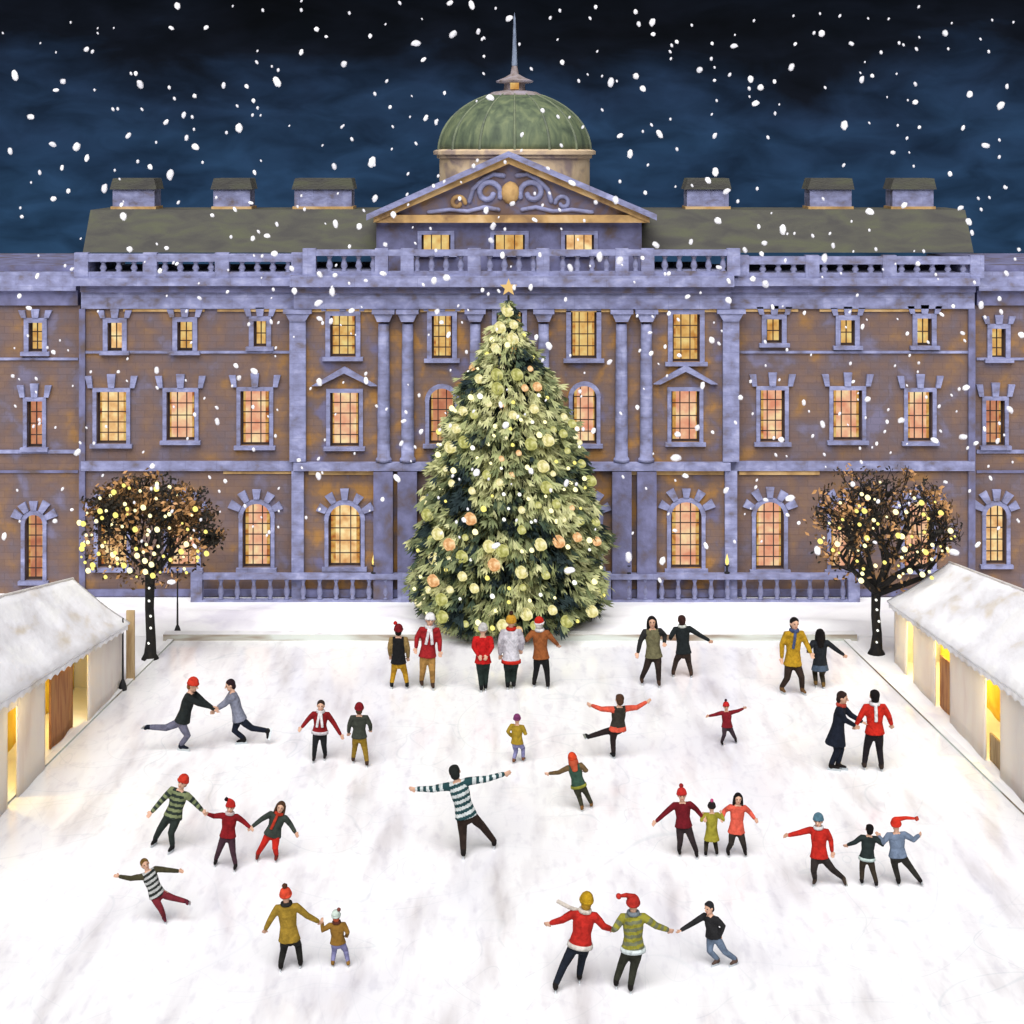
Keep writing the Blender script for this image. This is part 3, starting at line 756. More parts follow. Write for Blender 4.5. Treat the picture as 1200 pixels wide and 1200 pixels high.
for i in range(98):
    p = tree_spot(.24, 1.03)
    if p is None: continue
    bulb('fairy_light', rnd.choice((0, 0, 1, 3)), rnd.choice((.04, .05, .05, .065, .08)), xmas, p)

# ------------------------------------------------------------------ bare trees hung with lights
def bare_tree(base, crown_c, rx, rz, label, seed, fan, leaf_mix):
    rn = random.Random(seed)
    e = empty('lit_tree', base); tag(e, label, 'tree', 'bare trees wound with lights')
    cc = crown_c - base
    split = cc.z - rz * (.75 if not fan else .95)
    bmT = bmesh.new()
    tube(bmT, [(0, 0, -.02), (0, 0, .12), (.02, 0, .5), (-.02, .01, split * .6), (0, 0, split + .1)], [.24, .16, .125, .115, .13], 12, round_ends=False)
    link('trunk', bmT, M_BARK, e, True)
    bmB = bmesh.new(); tips = []; mids = []
    def grow(p, dr, ln, rad, dep):
        n = 3; pts = [p]; q = p.copy(); d = dr.copy()
        for k in range(n):
            d = (d + Vector((rn.uniform(-.18, .18), rn.uniform(-.18, .18), rn.uniform(-.05, .14)))).normalized()
            q = q + d * ln / n; pts.append(q.copy())
        tube(bmB, pts, [rad * (1 - .4 * k / n) for k in range(n + 1)], 6 if dep > 1 else 4, round_ends=False)
        mids.extend(pts[1:])
        if dep == 0: tips.append(q); return
        for k in range(rn.choice((2, 3, 3)) if dep > 1 else 3):
            s = pts[rn.choice((2, 3, 3))]
            nd = (d + Vector((rn.uniform(-.9, .9), rn.uniform(-.9, .9), rn.uniform(-.5, .6)))).normalized()
            t = s + nd * ln * .7 - cc
            if (t.x / rx) ** 2 + (t.y / rx) ** 2 + (t.z / rz) ** 2 > 1.15: nd = (nd - Vector((t.x, t.y, t.z)).normalized() * .9).normalized()
            grow(s, nd, ln * rn.uniform(.58, .8), rad * .58, dep - 1)
    for k in range(9 if fan else 8):
        a = 2 * PI * k / 8 + rn.uniform(-.3, .3)
        tilt = rn.uniform(.35, 1.15)
        dr = Vector((math.cos(a) * math.sin(tilt), math.sin(a) * math.sin(tilt), math.cos(tilt)))
        grow(Vector((0, 0, split + rn.uniform(-.15, .1))), dr, rz * (.78 if fan else .7), .10 if fan else .065, 4)
    link('branch', bmB, M_BARK, e)
    # withered leaves
    bmL = bmesh.new()
    pts = tips + mids
    for i in range(leaf_mix[3]):
        if rn.random() < .8: p = rn.choice(pts) + Vector((rn.gauss(0, .1), rn.gauss(0, .1), rn.gauss(0, .1)))
        else:
            while True:
                v = Vector((rn.uniform(-1, 1), rn.uniform(-1, 1), rn.uniform(-1, 1)))
                if .5 < v.length < 1: break
            p = cc + Vector((v.x * rx, v.y * rx, v.z * rz))
        t = p - cc; rr = math.sqrt((t.x / rx) ** 2 + (t.y / rx) ** 2 + (t.z / rz) ** 2)
        cl = noise.noise(p * 1.6 + Vector((seed, 0, 0))) + rn.uniform(-.2, .2)
        if rr > 1.12 or rr < .2 and rn.random() < .5: continue
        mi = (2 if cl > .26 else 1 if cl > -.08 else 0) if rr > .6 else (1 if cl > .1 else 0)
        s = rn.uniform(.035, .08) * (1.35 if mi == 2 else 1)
        u = Vector((rn.gauss(0, 1), rn.gauss(0, 1), rn.gauss(0, 1))).normalized(); w = u.orthogonal().normalized()
        vs = [bmL.verts.new(p + q) for q in (u * s, w * s * .55 + u * .2 * s, -u * s, -w * s * .55)]
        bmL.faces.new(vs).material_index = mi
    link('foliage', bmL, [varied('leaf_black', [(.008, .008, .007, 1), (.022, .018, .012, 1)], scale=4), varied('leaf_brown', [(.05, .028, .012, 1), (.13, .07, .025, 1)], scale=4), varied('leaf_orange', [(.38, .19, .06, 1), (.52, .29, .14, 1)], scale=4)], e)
    spots = []
    for k in range(3000):
        if len(spots) >= leaf_mix[4]: break
        q = Vector((rn.uniform(-1, 1), 0, rn.uniform(-1, 1)))
        if q.length > .95 or q.z < -.6 or fan and q.z < -.3 and abs(q.x) > .55: continue
        q.y = -math.sqrt(1 - q.length ** 2) * rn.uniform(.8, .98) - .16
        p = cc + Vector((q.x * rx, q.y * rx, q.z * rz))
        if any((p - r_).length < .15 for r_ in spots): continue
        spots.append(p)
        bulb('fairy_light', rn.choice((0, 1, 1, 0)), rn.choice((.03, .04, .05, .07)), e, p)
    for z in [split * f for f in (.2, .38, .52, .7, .85)]:
        bulb('fairy_light', 3, .034, e, Vector((rn.uniform(-.08, .08), -.12, z)))
    return e
bl = G(176, 772); bare_tree(bl, P(175, 622, bl.y), 82 * bl.y / F, 68 * bl.y / F, 'round dark bare tree hung with lights beside the left market tent', 3, False, (.5, .3, .2, 6200, 84))
br = G(1027, 766); bare_tree(br, P(1030, 620, br.y), 86 * br.y / F, 74 * br.y / F, 'fan-branched dark bare tree hung with lights beside the right market tent', 8, True, (.4, .3, .3, 3000, 66))

# thin posts and a tan board
def post(px, py, h, label):
    b = G(px, py); e = empty('post', b); tag(e, label, 'post', 'thin black posts')
    bm = bmesh.new(); lathe(bm, [(.028, .25), (.022, h * .6), (.018, h), (0, h + .02)], 0, 0, 10); link('shaft', bm, M_DARK, e)
    bm = bmesh.new(); lathe(bm, [(.09, 0), (.10, .06), (.075, .16), (.04, .25), (.02, .28)], 0, 0, 12); link('foot', bm, M_DARK, e, True)
post(208, 744, 1.75, 'thin black post with a bulbous foot right of the left tree trunk')
post(144, 809, 1.72, 'thin black post against the far corner of the left market tent')
b = G(153, 797); bm = bmesh.new(); box(bm, -.10, .10, -.04, .04, 0, 1.7)
bmesh.ops.bevel(bm, geom=bm.edges[:], offset=.012, segments=1)
tag(link('wooden_board', bm, M_TAN, None, False, b), 'tall tan wooden board upright behind the left market tent', 'board')

# ------------------------------------------------------------------ market tents
def tent(A, B, side, hw, ze, zr, openings, label, rise0=1.0, rise=0.0):
    """A far corner, B near corner of the wall facing the rink; side = which way the tent lies"""
    A = Vector(A); B = Vector(B); u = (B - A); Ln = u.length; u.normalize()
    n = Vector((-u.y, u.x, 0)); n = n if n.x * side > 0 else -n
    e = empty('market_tent', A); tag(e, label, 'tent', 'white market tents beside the rink')
    up = Vector((0, 0, 1)); W = 2 * hw
    pt = lambda s, v, z: u * s + n * v + up * (z * (rise0 + rise * s))
    def s_of(px):    # where the sight line through px meets the wall
        k = (px - 600.0) / F
        return (k * A.y - A.x) / (u.x - k * u.y)
    ops = sorted([(min(s_of(a), s_of(b)), max(s_of(a), s_of(b)), h, kind) for a, b, h, kind in openings])
    cur = 0.0
    def panel(s0, s1, z0, z1, v=0.0, th=.04, mat=M_TENT, name='wall_panel', wav=.012):
        bm = bmesh.new(); nn = max(2, int((s1 - s0) / .1)); mz = 6
        g = [[[bm.verts.new(pt(s0 + (s1 - s0) * i / nn, v + k * th + (wav * math.sin((s0 + (s1 - s0) * i / nn) * 4.5 + v * 3) if 0 < i < nn else 0) * (1 - j / mz * .5), z0 + (z1 - z0) * j / mz)) for j in range(mz + 1)] for i in range(nn + 1)] for k in (0, 1)]
        for i in range(nn):
            for j in range(mz):
                for k in (0, 1): bm.faces.new((g[k][i][j], g[k][i + 1][j], g[k][i + 1][j + 1], g[k][i][j + 1]))
        for i in range(nn):
            for j in (0, mz): bm.faces.new((g[0][i][j], g[0][i + 1][j], g[1][i + 1][j], g[1][i][j]))
        for j in range(mz):
            for i in (0, nn): bm.faces.new((g[0][i][j], g[0][i][j + 1], g[1][i][j + 1], g[1][i][j]))
        bmesh.ops.recalc_face_normals(bm, faces=bm.faces)
        return link(name, bm, mat, e, True)
    for s0, s1, h, kind in ops:
        if s0 > cur: panel(cur, s0, 0, ze - .012)
        panel(s0, s1, h, ze - .012, name='door_header')
        if kind == 'drape':        # brown drape hanging in most of the opening
            panel(s0 + (s1 - s0) * .12, s0 + (s1 - s0) * .62 if side > 0 else s0 + (s1 - s0) * .62, .02, h * .94, .25, .05, M_CURTAIN, 'door_curtain', .03)
        elif kind == 'half':
            panel(s0 + .01, s1 - .01, .02, h * .70, .12, .05, M_CURTAIN, 'door_curtain', .02)
        elif kind == 'low':
            panel(s0 + .01, s1 - .01, .02, h * .30, .10, .05, M_TAN, 'door_hatch', .01)
        cur = s1
    if cur < Ln: panel(cur, Ln, 0, ze - .012)
    panel(0.0, Ln, 0, ze - .012, W - .04, .04, M_TENT, 'wall_panel', 0)
    panel(.1, Ln - .1, 0.01, ze - .05, 1.15, .03, M_LINING, 'lining', .03)
    for s in (0.0, Ln - .04):   # gable ends
        bm = bmesh.new()
        poly = [pt(s, .045, 0), pt(s, W - .045, 0), pt(s, W - .045, ze - .02), pt(s, hw, zr - .06), pt(s, .045, ze - .02)]
        a = [bm.verts.new(p) for p in poly]; b2 = [bm.verts.new(p + u * .04) for p in poly]
        bm.faces.new(a); bm.faces.new(b2[::-1])
        for i in range(5): bm.faces.new((a[i], a[(i + 1) % 5], b2[(i + 1) % 5], b2[i]))
        bmesh.ops.recalc_face_normals(bm, faces=bm.faces)
        link('gable_end', bm, M_TENT, e)
    # roof skin: two slopes, sagging between ribs
    bm = bmesh.new(); ns, nv = int(Ln / .14), 16
    ov = .16
    def rp(i, j, k):
        s = -.12 + (Ln + .24) * i / ns; t = j / nv          # t 0..1 from rink eave over the ridge to the far eave
        v = -ov + (W + 2 * ov) * t
        f = 1 - abs(t - .5) * 2
        z = ze - .10 + (zr - ze + .10) * f - .05 * math.sin(f * PI) * (0.5 + .5 * math.cos(s * 2 * PI / 1.9)) + .018 * noise.noise(Vector((s * 2.2, v * 1.5, 2))) 
        return pt(s, v, z + .045 * k)
    g = [[[bm.verts.new(rp(i, j, k)) for j in range(nv + 1)] for i in range(ns + 1)] for k in (0, 1)]
    for i in range(ns):
        for j in range(nv):
            for k in (0, 1): bm.faces.new((g[k][i][j], g[k][i + 1][j], g[k][i + 1][j + 1], g[k][i][j + 1]))
        for j in (0, nv): bm.faces.new((g[0][i][j], g[0][i + 1][j], g[1][i + 1][j], g[1][i][j]))
    for j in range(nv):
        for i in (0, ns): bm.faces.new((g[0][i][j], g[0][i][j + 1], g[1][i][j + 1], g[1][i][j]))
    bmesh.ops.recalc_face_normals(bm, faces=bm.faces)
    rf = link('roof', bm, M_TENT_ROOF, e, True)
    # scalloped valance under the rink eave
    bm = bmesh.new(); m = int(Ln / .06)
    prev = None
    for i in range(m + 1):
        s = Ln * i / m; zb = ze - .24 + .05 * abs(math.sin(s * PI / .42))
        cur_ = [bm.verts.new(pt(s, -ov + .012, ze - .085)), bm.verts.new(pt(s, -ov + .02, zb)), bm.verts.new(pt(s, -ov + .035, zb)), bm.verts.new(pt(s, -ov + .03, ze - .085))]
        if prev:
            for q in range(4): bm.faces.new((prev[q], cur_[q], cur_[(q + 1) % 4], prev[(q + 1) % 4]))
        else: bm.faces.new(cur_)
        prev = cur_
    bm.faces.new(prev[::-1]); bmesh.ops.recalc_face_normals(bm, faces=bm.faces)
    link('valance', bm, M_TENT_ROOF, e, True)
    # ridge seam
    bm = bmesh.new(); tube(bm, [pt(-.13, hw, zr + .03), pt(Ln * .5, hw, zr + .04), pt(Ln + .13, hw, zr + .03)], [.035] * 3, 8); link('ridge_seam', bm, M_TENT, e, True)
    # a lamp burning inside near each doorway
    for s0, s1, h, kind in ops:
        bm = bmesh.new(); ball(bm, pt((s0 + s1) / 2 + .1, .62, ze - .25), (Vector((.06, 0, 0)), Vector((0, .06, 0)), Vector((0, 0, .08))))
        link('hanging_lamp', bm, glow('tent_lamp', [lin((255, 215, 120))], 12.0), e, True)
        ld = bpy.data.lights.new('lamp_light', 'POINT'); ld.energy = 48; ld.color = (1.0, .80, .30); ld.shadow_soft_size = .1
        lo = bpy.data.objects.new('lamp_light', ld); COL.objects.link(lo); lo.parent = e; lo.location = pt(s0 + (s1 - s0) * .25, .55, ze - .5)
    return e
# left: wall foot runs from (143,805) towards the lower left; right: from (1048,775) towards the lower right
a = G(143, 806); b_ = G(0, 957); dv = (b_ - a).normalized()
tent(a, a + dv * 12.5, -1, 1.25, 1.78, 2.85, [(53, 104, 1.56, 'drape'), (9, 21, 1.4, 'open')], 'left market tent of white canvas with a brown curtain in its yellow doorway', .90, .058)
a = G(1048, 776); b_ = G(1196, 937); dv = (b_ - a).normalized()
tent(a, a + dv * 13.5, 1, 1.45, 1.72, 2.68, [(1062, 1070, 1.5, 'open'), (1095, 1113, 1.58, 'half'), (1154, 1172, 1.6, 'low')], 'right market tent of white canvas with three narrow yellow doorways', .92, .045)

# ------------------------------------------------------------------ people
PENDING = []
def remeshed(name, bm, mats, voxel, smooth_n, parent, post=None):
    me = bpy.data.meshes.new(name); bmesh.ops.recalc_face_normals(bm, faces=bm.faces); bm.to_mesh(me); bm.free()
    for m in (mats if isinstance(mats, (list, tuple)) else [mats]): me.materials.append(m)
    o = bpy.data.objects.new(name, me); COL.objects.link(o)
    md = o.modifiers.new('r', 'REMESH'); md.mode = 'VOXEL'; md.voxel_size = voxel
    if smooth_n:
        sm = o.modifiers.new('s', 'SMOOTH'); sm.factor = .5; sm.iterations = smooth_n
    if parent is not None: o.parent = parent
    PENDING.append((o, post)); return o

def ik(a, c, l1, l2, pole):
    """middle joint of a two-bone limb from a to c, bent towards pole"""
    v = c - a; D = v.length
    full = l1 + l2; want = max(full * .78, min(full, D * 1.025)); l1 *= want / full; l2 *= want / full
    if D > (l1 + l2) * .995:
        k = D / ((l1 + l2) * .995); l1 *= k; l2 *= k
    x = (l1 * l1 - l2 * l2 + D * D) / (2 * D); h = math.sqrt(max(0, l1 * l1 - x * x))
    n = v / D; p = pole - n * pole.dot(n)
    p = p.normalized() if p.length > 1e-5 else n.orthogonal().normalized()
    return a + n * x + p * h

def person(label, H, head, hip, lh, rh, lf, rf, ang, top, legs, coat=.0, hat=None, hair=None, longhair=False, pom=None, scarf=None, scarf_tails='', stripes=None, sleeve=None, vest=None, belt=None, boots=None, brim=None, hands_fwd=(.06, .06), raised='', gloves=None, group=None, hem=None, trail=None, hood=None):
    """joints in frame coordinates; ang = heading, 0 towards the viewer, 90 to the right, 180 away"""
    flat = [f for f, k in ((lf, 'l'), (rf, 'r')) if k not in raised]
    d = sum(GD(f[1]) for f in flat) / len(flat)
    h = H * d / F                                   # standing height in metres
    A = math.radians(ang); fwd = Vector((math.sin(A), -math.cos(A), 0))
    lat = Vector((math.cos(A), math.sin(A), 0))
    if lat.x < -1e-6: lat = -lat
    base = Vector((PX(sum(f[0] for f in flat) / len(flat), d), d, 0))
    J = lambda q, off=0.0: P(q[0], q[1], d) - base + fwd * off
    Hc, Pc = J(head), J(hip)
    hs = h; hk = 1.13                                # heads a little large, as in the picture
    up = (Hc - Pc).normalized(); lat = (lat - up * lat.dot(up)).normalized(); fw = lat.cross(up); fw = fw if fw.dot(fwd) > 0 else -fw
    Sc = Hc - up * .125 * h                          # between the shoulders
    sw = .106 * h; hw = .050 * h
    SL, SR = Sc - lat * sw, Sc + lat * sw
    HL, HR = J(lh, hands_fwd[0] * h), J(rh, hands_fwd[1] * h)
    Z = Vector((0, 0, 1))
    def foot(f, k, hipj):
        if k in raised:
            return J(f)
        g = G(f[0], f[1]) - base; g.z = .078 * h
        g.y = max(-.32 * h, min(.32 * h, g.y)); return g
    QL, QR = Pc - lat * hw - up * .02 * h, Pc + lat * hw - up * .02 * h
    AL, AR = foot(lf, 'l', QL), foot(rf, 'r', QR)
    EL = ik(SL, HL, .165 * h, .175 * h, -fw * .6 - up * .5 - lat * .5)
    ER = ik(SR, HR, .165 * h, .175 * h, -fw * .6 - up * .5 + lat * .5)
    KL = ik(QL, AL, .235 * h, .215 * h, fw); KR = ik(QR, AR, .235 * h, .215 * h, fw)
    for nm, a_, e_, l_ in (('L', SL, EL, HL), ('R', SR, ER, HR)): pass
    # hands may not stretch: clamp to the arm's reach
    def reach(S, E, Hn):
        return Hn if (Hn - S).length <= .36 * h else S + (Hn - S).normalized() * max(.36 * h, min((Hn - S).length, .43 * h))
    HL, HR = reach(SL, EL, HL), reach(SR, ER, HR)
    EL = ik(SL, HL, .165 * h, .175 * h, -fw * .6 - up * .5 - lat * .5); ER = ik(SR, HR, .165 * h, .175 * h, -fw * .6 - up * .5 + lat * .5)
    # ---- body: one continuous skin
    bm = bmesh.new()
    ball(bm, Hc + up * .012 * h * hk, (lat * .046 * h * hk, fw * .054 * h * hk, up * .058 * h * hk), 3)
    ball(bm, Hc - up * .022 * h * hk + fw * .008 * h * hk, (lat * .037 * h * hk, fw * .042 * h * hk, up * .048 * h * hk), 3)      # jaw
    ball(bm, Hc - up * .052 * h * hk + fw * .036 * h * hk, (lat * .014 * h * hk, fw * .014 * h * hk, up * .012 * h * hk), 2)      # chin
    tube(bm, [Hc + fw * .052 * h * hk + up * .012 * h * hk, Hc + fw * .066 * h * hk - up * .012 * h * hk], [.006 * h * hk, .010 * h * hk], 8)   # nose
    for sg in (-1, 1): ball(bm, Hc + lat * sg * .047 * h * hk - up * .002 * h * hk, (lat * .009 * h * hk, fw * .014 * h * hk, up * .019 * h * hk), 2)  # ears
    tube(bm, [Hc - up * .03 * h - fw * .012 * h, Sc - up * .01 * h], [.031 * h, .036 * h], 10)
    tube(bm, [Sc - up * .01 * h, Sc - up * .12 * h, Sc.lerp(Pc, .7), Pc], [(.085 * h, .055 * h), (.085 * h, .062 * h), (.07 * h, .05 * h), (.075 * h, .058 * h)], 12, side=lat)
    for S, E, Hn, sg in ((SL, EL, HL, -1), (SR, ER, HR, 1)):
        tube(bm, [S - lat * sg * .03 * h, S, E, E.lerp(Hn, .9)], [.03 * h, .031 * h, .024 * h, .017 * h], 8)
        dirv = (Hn - E).normalized(); palm_n = fw if abs(dirv.dot(fw)) < .9 else up
        ac = dirv.cross(palm_n).normalized()
        wrist = E.lerp(Hn, .9); pe = wrist + dirv * .052 * h
        tube(bm, [wrist, pe], [(.018 * h, .011 * h), (.024 * h, .011 * h)], 10, side=ac)
        for k, (off, fl) in enumerate(((-.0185, .036), (-.0062, .043), (.0062, .040), (.0185, .031))):
            r0 = pe + ac * off * h; b1 = r0 + (dirv + ac * off * 9).normalized() * fl * .5 * h
            tube(bm, [r0 - dirv * .012 * h, b1, b1 + (dirv * .8 + palm_n * .6).normalized() * fl * .5 * h], [.0062 * h, .0058 * h, .005 * h], 6)
        ts = wrist + dirv * .018 * h + ac * (-sg) * .017 * h
        tube(bm, [ts, ts + (dirv * .6 - ac * sg * .9).normalized() * .022 * h, ts + (dirv * .9 - ac * sg * .5 + palm_n * .4).normalized() * .042 * h], [.008 * h, .0075 * h, .006 * h], 6)
    for Q, K, An, k in ((QL, KL, AL, 'l'), (QR, KR, AR, 'r')):
        tube(bm, [Q + up * .03 * h, K, An], [.05 * h, .034 * h, .022 * h], 8)
        if k in raised: continue
        fo = fwd if abs((An - K).normalized().dot(fwd)) < .8 else up
        tube(bm, [An - fwd * .01 * h - Z * .02 * h, An + fwd * .06 * h - Z * .03 * h], [.02 * h, .018 * h], 8)
    b0 = remeshed('person', bm, [M_SKIN, fabric(gloves) if gloves else M_SKIN], .0072 * h, 2, None)
    b0.location = base
    tag(b0, label, 'person', group or 'skaters on the ice')
    R = b0
    # ---- face
    for sg in (-1, 1):
        bm = bmesh.new(); ball(bm, Hc + lat * sg * .019 * h * hk + fw * .0495 * h * hk + up * .008 * h * hk, (lat * .008 * h * hk, fw * .006 * h * hk, up * .006 * h * hk), 2)
        link('eye', bm, M_EYE, R, True)
    bm = bmesh.new(); ball(bm, Hc - up * .034 * h * hk + fw * .0475 * h * hk, (lat * .015 * h * hk, fw * .006 * h * hk, up * .005 * h * hk), 2); link('mouth', bm, M_LIP, R, True)
    # ---- trousers
    bm = bmesh.new()
    tube(bm, [Sc.lerp(Pc, .62), Pc + up * .03 * h, Pc - up * .035 * h], [(.082 * h, .062 * h), (.092 * h, .072 * h), (.085 * h, .068 * h)], 14, side=lat)
    for Q, K, An in ((QL, KL, AL), (QR, KR, AR)):
        tube(bm, [Q + up * .02 * h, Q.lerp(K, .5), K, K.lerp(An, .5), K.lerp(An, .93)], [.058 * h, .053 * h, .043 * h, .038 * h, .034 * h], 10, round_ends=True)
    remeshed('trousers', bm, fabric(legs), .011 * h, 3, R)
    # ---- jacket
    bm = bmesh.new()
    hemp = Pc - up * (.018 + coat) * h
    rows = [(Sc + up * .028 * h, (.045, .045)), (Sc - up * .005 * h, (.098, .06)), (Sc - up * .09 * h, (.106, .076)), (Sc.lerp(Pc, .62), (.094, .072)), (Pc + up * .02 * h, (.114, .088)), (hemp, (.126 + coat * .22, .098 + coat * .25))]
    tube(bm, [p for p, r in rows], [(r[0] * h, r[1] * h) for p, r in rows], 16, side=lat, round_ends=False)
    for S, E, Hn, sg in ((SL, EL, HL, -1), (SR, ER, HR, 1)):
        tube(bm, [S - lat * sg * .045 * h - up * .012 * h, S - up * .004 * h, S.lerp(E, .5), E, E.lerp(Hn, .55), E.lerp(Hn, .88)], [.05 * h, .046 * h, .041 * h, .036 * h, .031 * h, .027 * h], 10)
    mats = [fabric(top)]
    if stripes: mats.append(fabric(stripes))
    if sleeve: mats.append(fabric(sleeve))
    if vest: mats.append(fabric(vest))
    if hem: mats.append(fabric(hem))
    ixs = {k: i for i, k in enumerate(['top'] + [k for k, v in (('s', stripes), ('sl', sleeve), ('v', vest), ('h', hem)) if v])}
    def post(me):
        if len(ixs) == 1: return
        for p in me.polygons:
            c = p.center; t = (c - Sc).dot(lat); v = (Sc - c).dot(up)
            on_sleeve = False
            for S, E, Hn, sg in ((SL, EL, HL, -1), (SR, ER, HR, 1)):
                if sg * t > sw * .80:
                    best = 9
                    for a2, b2 in ((S, E), (E, Hn)):
                        ab = b2 - a2; q = max(0, min(1, (c - a2).dot(ab) / ab.dot(ab))); best = min(best, (c - a2 - ab * q).length)
                    if best < .056 * h: on_sleeve = True
            i = 0
            if stripes:
                w = .034 * h
                if on_sleeve:
                    S = SL if t < 0 else SR; i = ixs['s'] if int(((c - S).length + 5 * h) / w) % 2 else 0
                else: i = ixs['s'] if int((v + .9 * h + (c - Sc).dot(lat) * .12) / w) % 2 else 0
            if sleeve and on_sleeve: i = ixs['sl']
            if vest and not on_sleeve: i = ixs['v']
            if hem and v > (Sc - Pc).length - .02 * h and not on_sleeve: i = ixs['h']
            p.material_index = i
    remeshed('jacket', bm, mats, .0105 * h, 2, R, post)
    if belt:
        bm = bmesh.new(); q = Pc - up * (.016 + coat) * h
        tube(bm, [q + up * .03 * h, q - up * .012 * h], [(.126 * h, .099 * h), (.130 * h, .103 * h)], 18, side=lat, round_ends=False); link('hem_band', bm, fabric(belt), R, True)
    # ---- skates
    for K, An, k in ((KL, AL, 'l'), (KR, AR, 'r')):
        bd = Z if k not in raised else (K - An).normalized()
        ff = fwd - bd * fwd.dot(bd); ff = ff.normalized() if ff.length > .2 else (fw - bd * fw.dot(bd)).normalized()
        ss = bd.cross(ff).normalized()
        bm = bmesh.new()
        tube(bm, [K.lerp(An, .80), An, An - bd * .028 * h], [.034 * h, .031 * h, .030 * h], 10)
        tube(bm, [An - bd * .022 * h - ff * .012 * h, An - bd * .026 * h + ff * .035 * h, An - bd * .034 * h + ff * .092 * h], [(.028 * h, .024 * h), (.028 * h, .022 * h), (.022 * h, .015 * h)], 10, side=ss)
        bo = remeshed('ice_skate', bm, fabric(boots) if boots else M_BOOT, .010 * h, 2, R)
        bm = bmesh.new(); c0 = An - bd * .0775 * h - ff * .045 * h - ss * .006 * h
        obox(bm, c0, ff * .165 * h, ss * .012 * h, bd * .034 * h); bmesh.ops.recalc_face_normals(bm, faces=bm.faces)
        link('blade', bm, M_BLADE, bo)
    # ---- hair and hats
    if hair:
        bm = bmesh.new()
        c = Hc + up * .020 * h * hk - fw * .012 * h
        ball(bm, c, (lat * .054 * h * hk, fw * .055 * h * hk, up * .056 * h * hk), 3)
        if not hat:
            ball(bm, c + up * .02 * h * hk + fw * .022 * h * hk, (lat * .048 * h * hk, fw * .034 * h * hk, up * .028 * h * hk), 3)
        ball(bm, Hc - fw * .03 * h * hk - up * .018 * h * hk, (lat * .046 * h * hk, fw * .034 * h * hk, up * .045 * h * hk), 3)
        if longhair:
            tube(bm, [Hc - fw * .03 * h * hk, Hc - fw * .05 * h * hk - up * .07 * h * hk, Hc - fw * .062 * h * hk - up * .15 * h * hk], [(.05 * h * hk, .03 * h * hk), (.054 * h * hk, .028 * h * hk), (.042 * h * hk, .018 * h * hk)], 12, side=lat)
            for sg in (-1, 1): tube(bm, [Hc + lat * sg * .045 * h * hk + up * .02 * h * hk - fw * .005 * h * hk, Hc + lat * sg * .054 * h * hk - up * .05 * h * hk - fw * .005 * h * hk, Hc + lat * sg * .06 * h * hk - up * .105 * h * hk + fw * .005 * h * hk], [(.018 * h * hk, .03 * h * hk), (.018 * h * hk, .03 * h * hk), (.012 * h * hk, .02 * h * hk)], 10, side=lat)
        remeshed('hair', bm, fabric(hair), .009 * h * hk, 2, R)
    if hat:
        bm = bmesh.new(); n = 20
        t0 = Hc + up * .022 * h * hk - fw * .004 * h; hu = (up - fw * .18).normalized()
        prof = [(.0585, -.012), (.0600, .006), (.0585, .022), (.050, .044), (.034, .062), (.012, .072)]
        tube(bm, [t0 + hu * z * h * hk for r, z in prof], [(r * h * hk, r * 1.07 * h * hk) for r, z in prof], n, side=lat, round_ends=False)
        ho = link('hat', bm, fabric(hat), R, True)
        bm = bmesh.new(); q = t0 - hu * .014 * h
        tube(bm, [q - hu * .004 * h * hk, q + hu * .004 * h * hk, q + hu * .016 * h * hk, q + hu * .022 * h * hk], [(.0605 * h * hk, .065 * h * hk), (.0645 * h * hk, .069 * h * hk), (.0645 * h * hk, .069 * h * hk), (.061 * h * hk, .065 * h * hk)], n, side=lat, round_ends=False)
        link('brim', bm, fabric(brim or hat), ho, True)
        if pom:
            off = pom[3] if len(pom) > 3 else (0, .09)
            bm = bmesh.new(); c = t0 + hu * off[1] * h * hk + Vector((off[0] * h * hk, 0, 0))
            ball(bm, c, (lat * .026 * h * hk, fw * .026 * h * hk, up * .026 * h * hk), 3)
            for v in bm.verts: v.co += (v.co - c) * (.22 * noise.noise(v.co * (60 / h)))
            link('pompom', bm, fabric(pom[:3]), ho, True)
            if abs(off[0]) > .05:
                bm = bmesh.new(); tube(bm, [t0 + hu * .05 * h * hk, t0 + hu * .07 * h * hk + Vector((off[0] * .5 * h * hk, 0, 0)), c], [.03 * h * hk, .02 * h * hk, .012 * h * hk], 10); link('hat_tail', bm, fabric(hat), ho, True)
    # ---- scarf
    if scarf:
        bm = bmesh.new()
        cpt = Sc + up * .042 * h; n = 18
        ringp = [cpt + lat * .052 * h * math.cos(2 * PI * i / n) + fw * .05 * h * math.sin(2 * PI * i / n) for i in range(n)]
        vs = []
        for i, p in enumerate(ringp):
            o_ = (p - cpt).normalized()
            vs.append([bm.verts.new(p + o_ * (.017 * h * math.cos(2 * PI * j / 8)) + up * (.024 * h * math.sin(2 * PI * j / 8))) for j in range(8)])
        for i in range(n):
            for j in range(8):
                bm.faces.new((vs[i][j], vs[(i + 1) % n][j], vs[(i + 1) % n][(j + 1) % 8], vs[i][(j + 1) % 8]))
        so = link('scarf', bm, fabric(scarf), R, True)
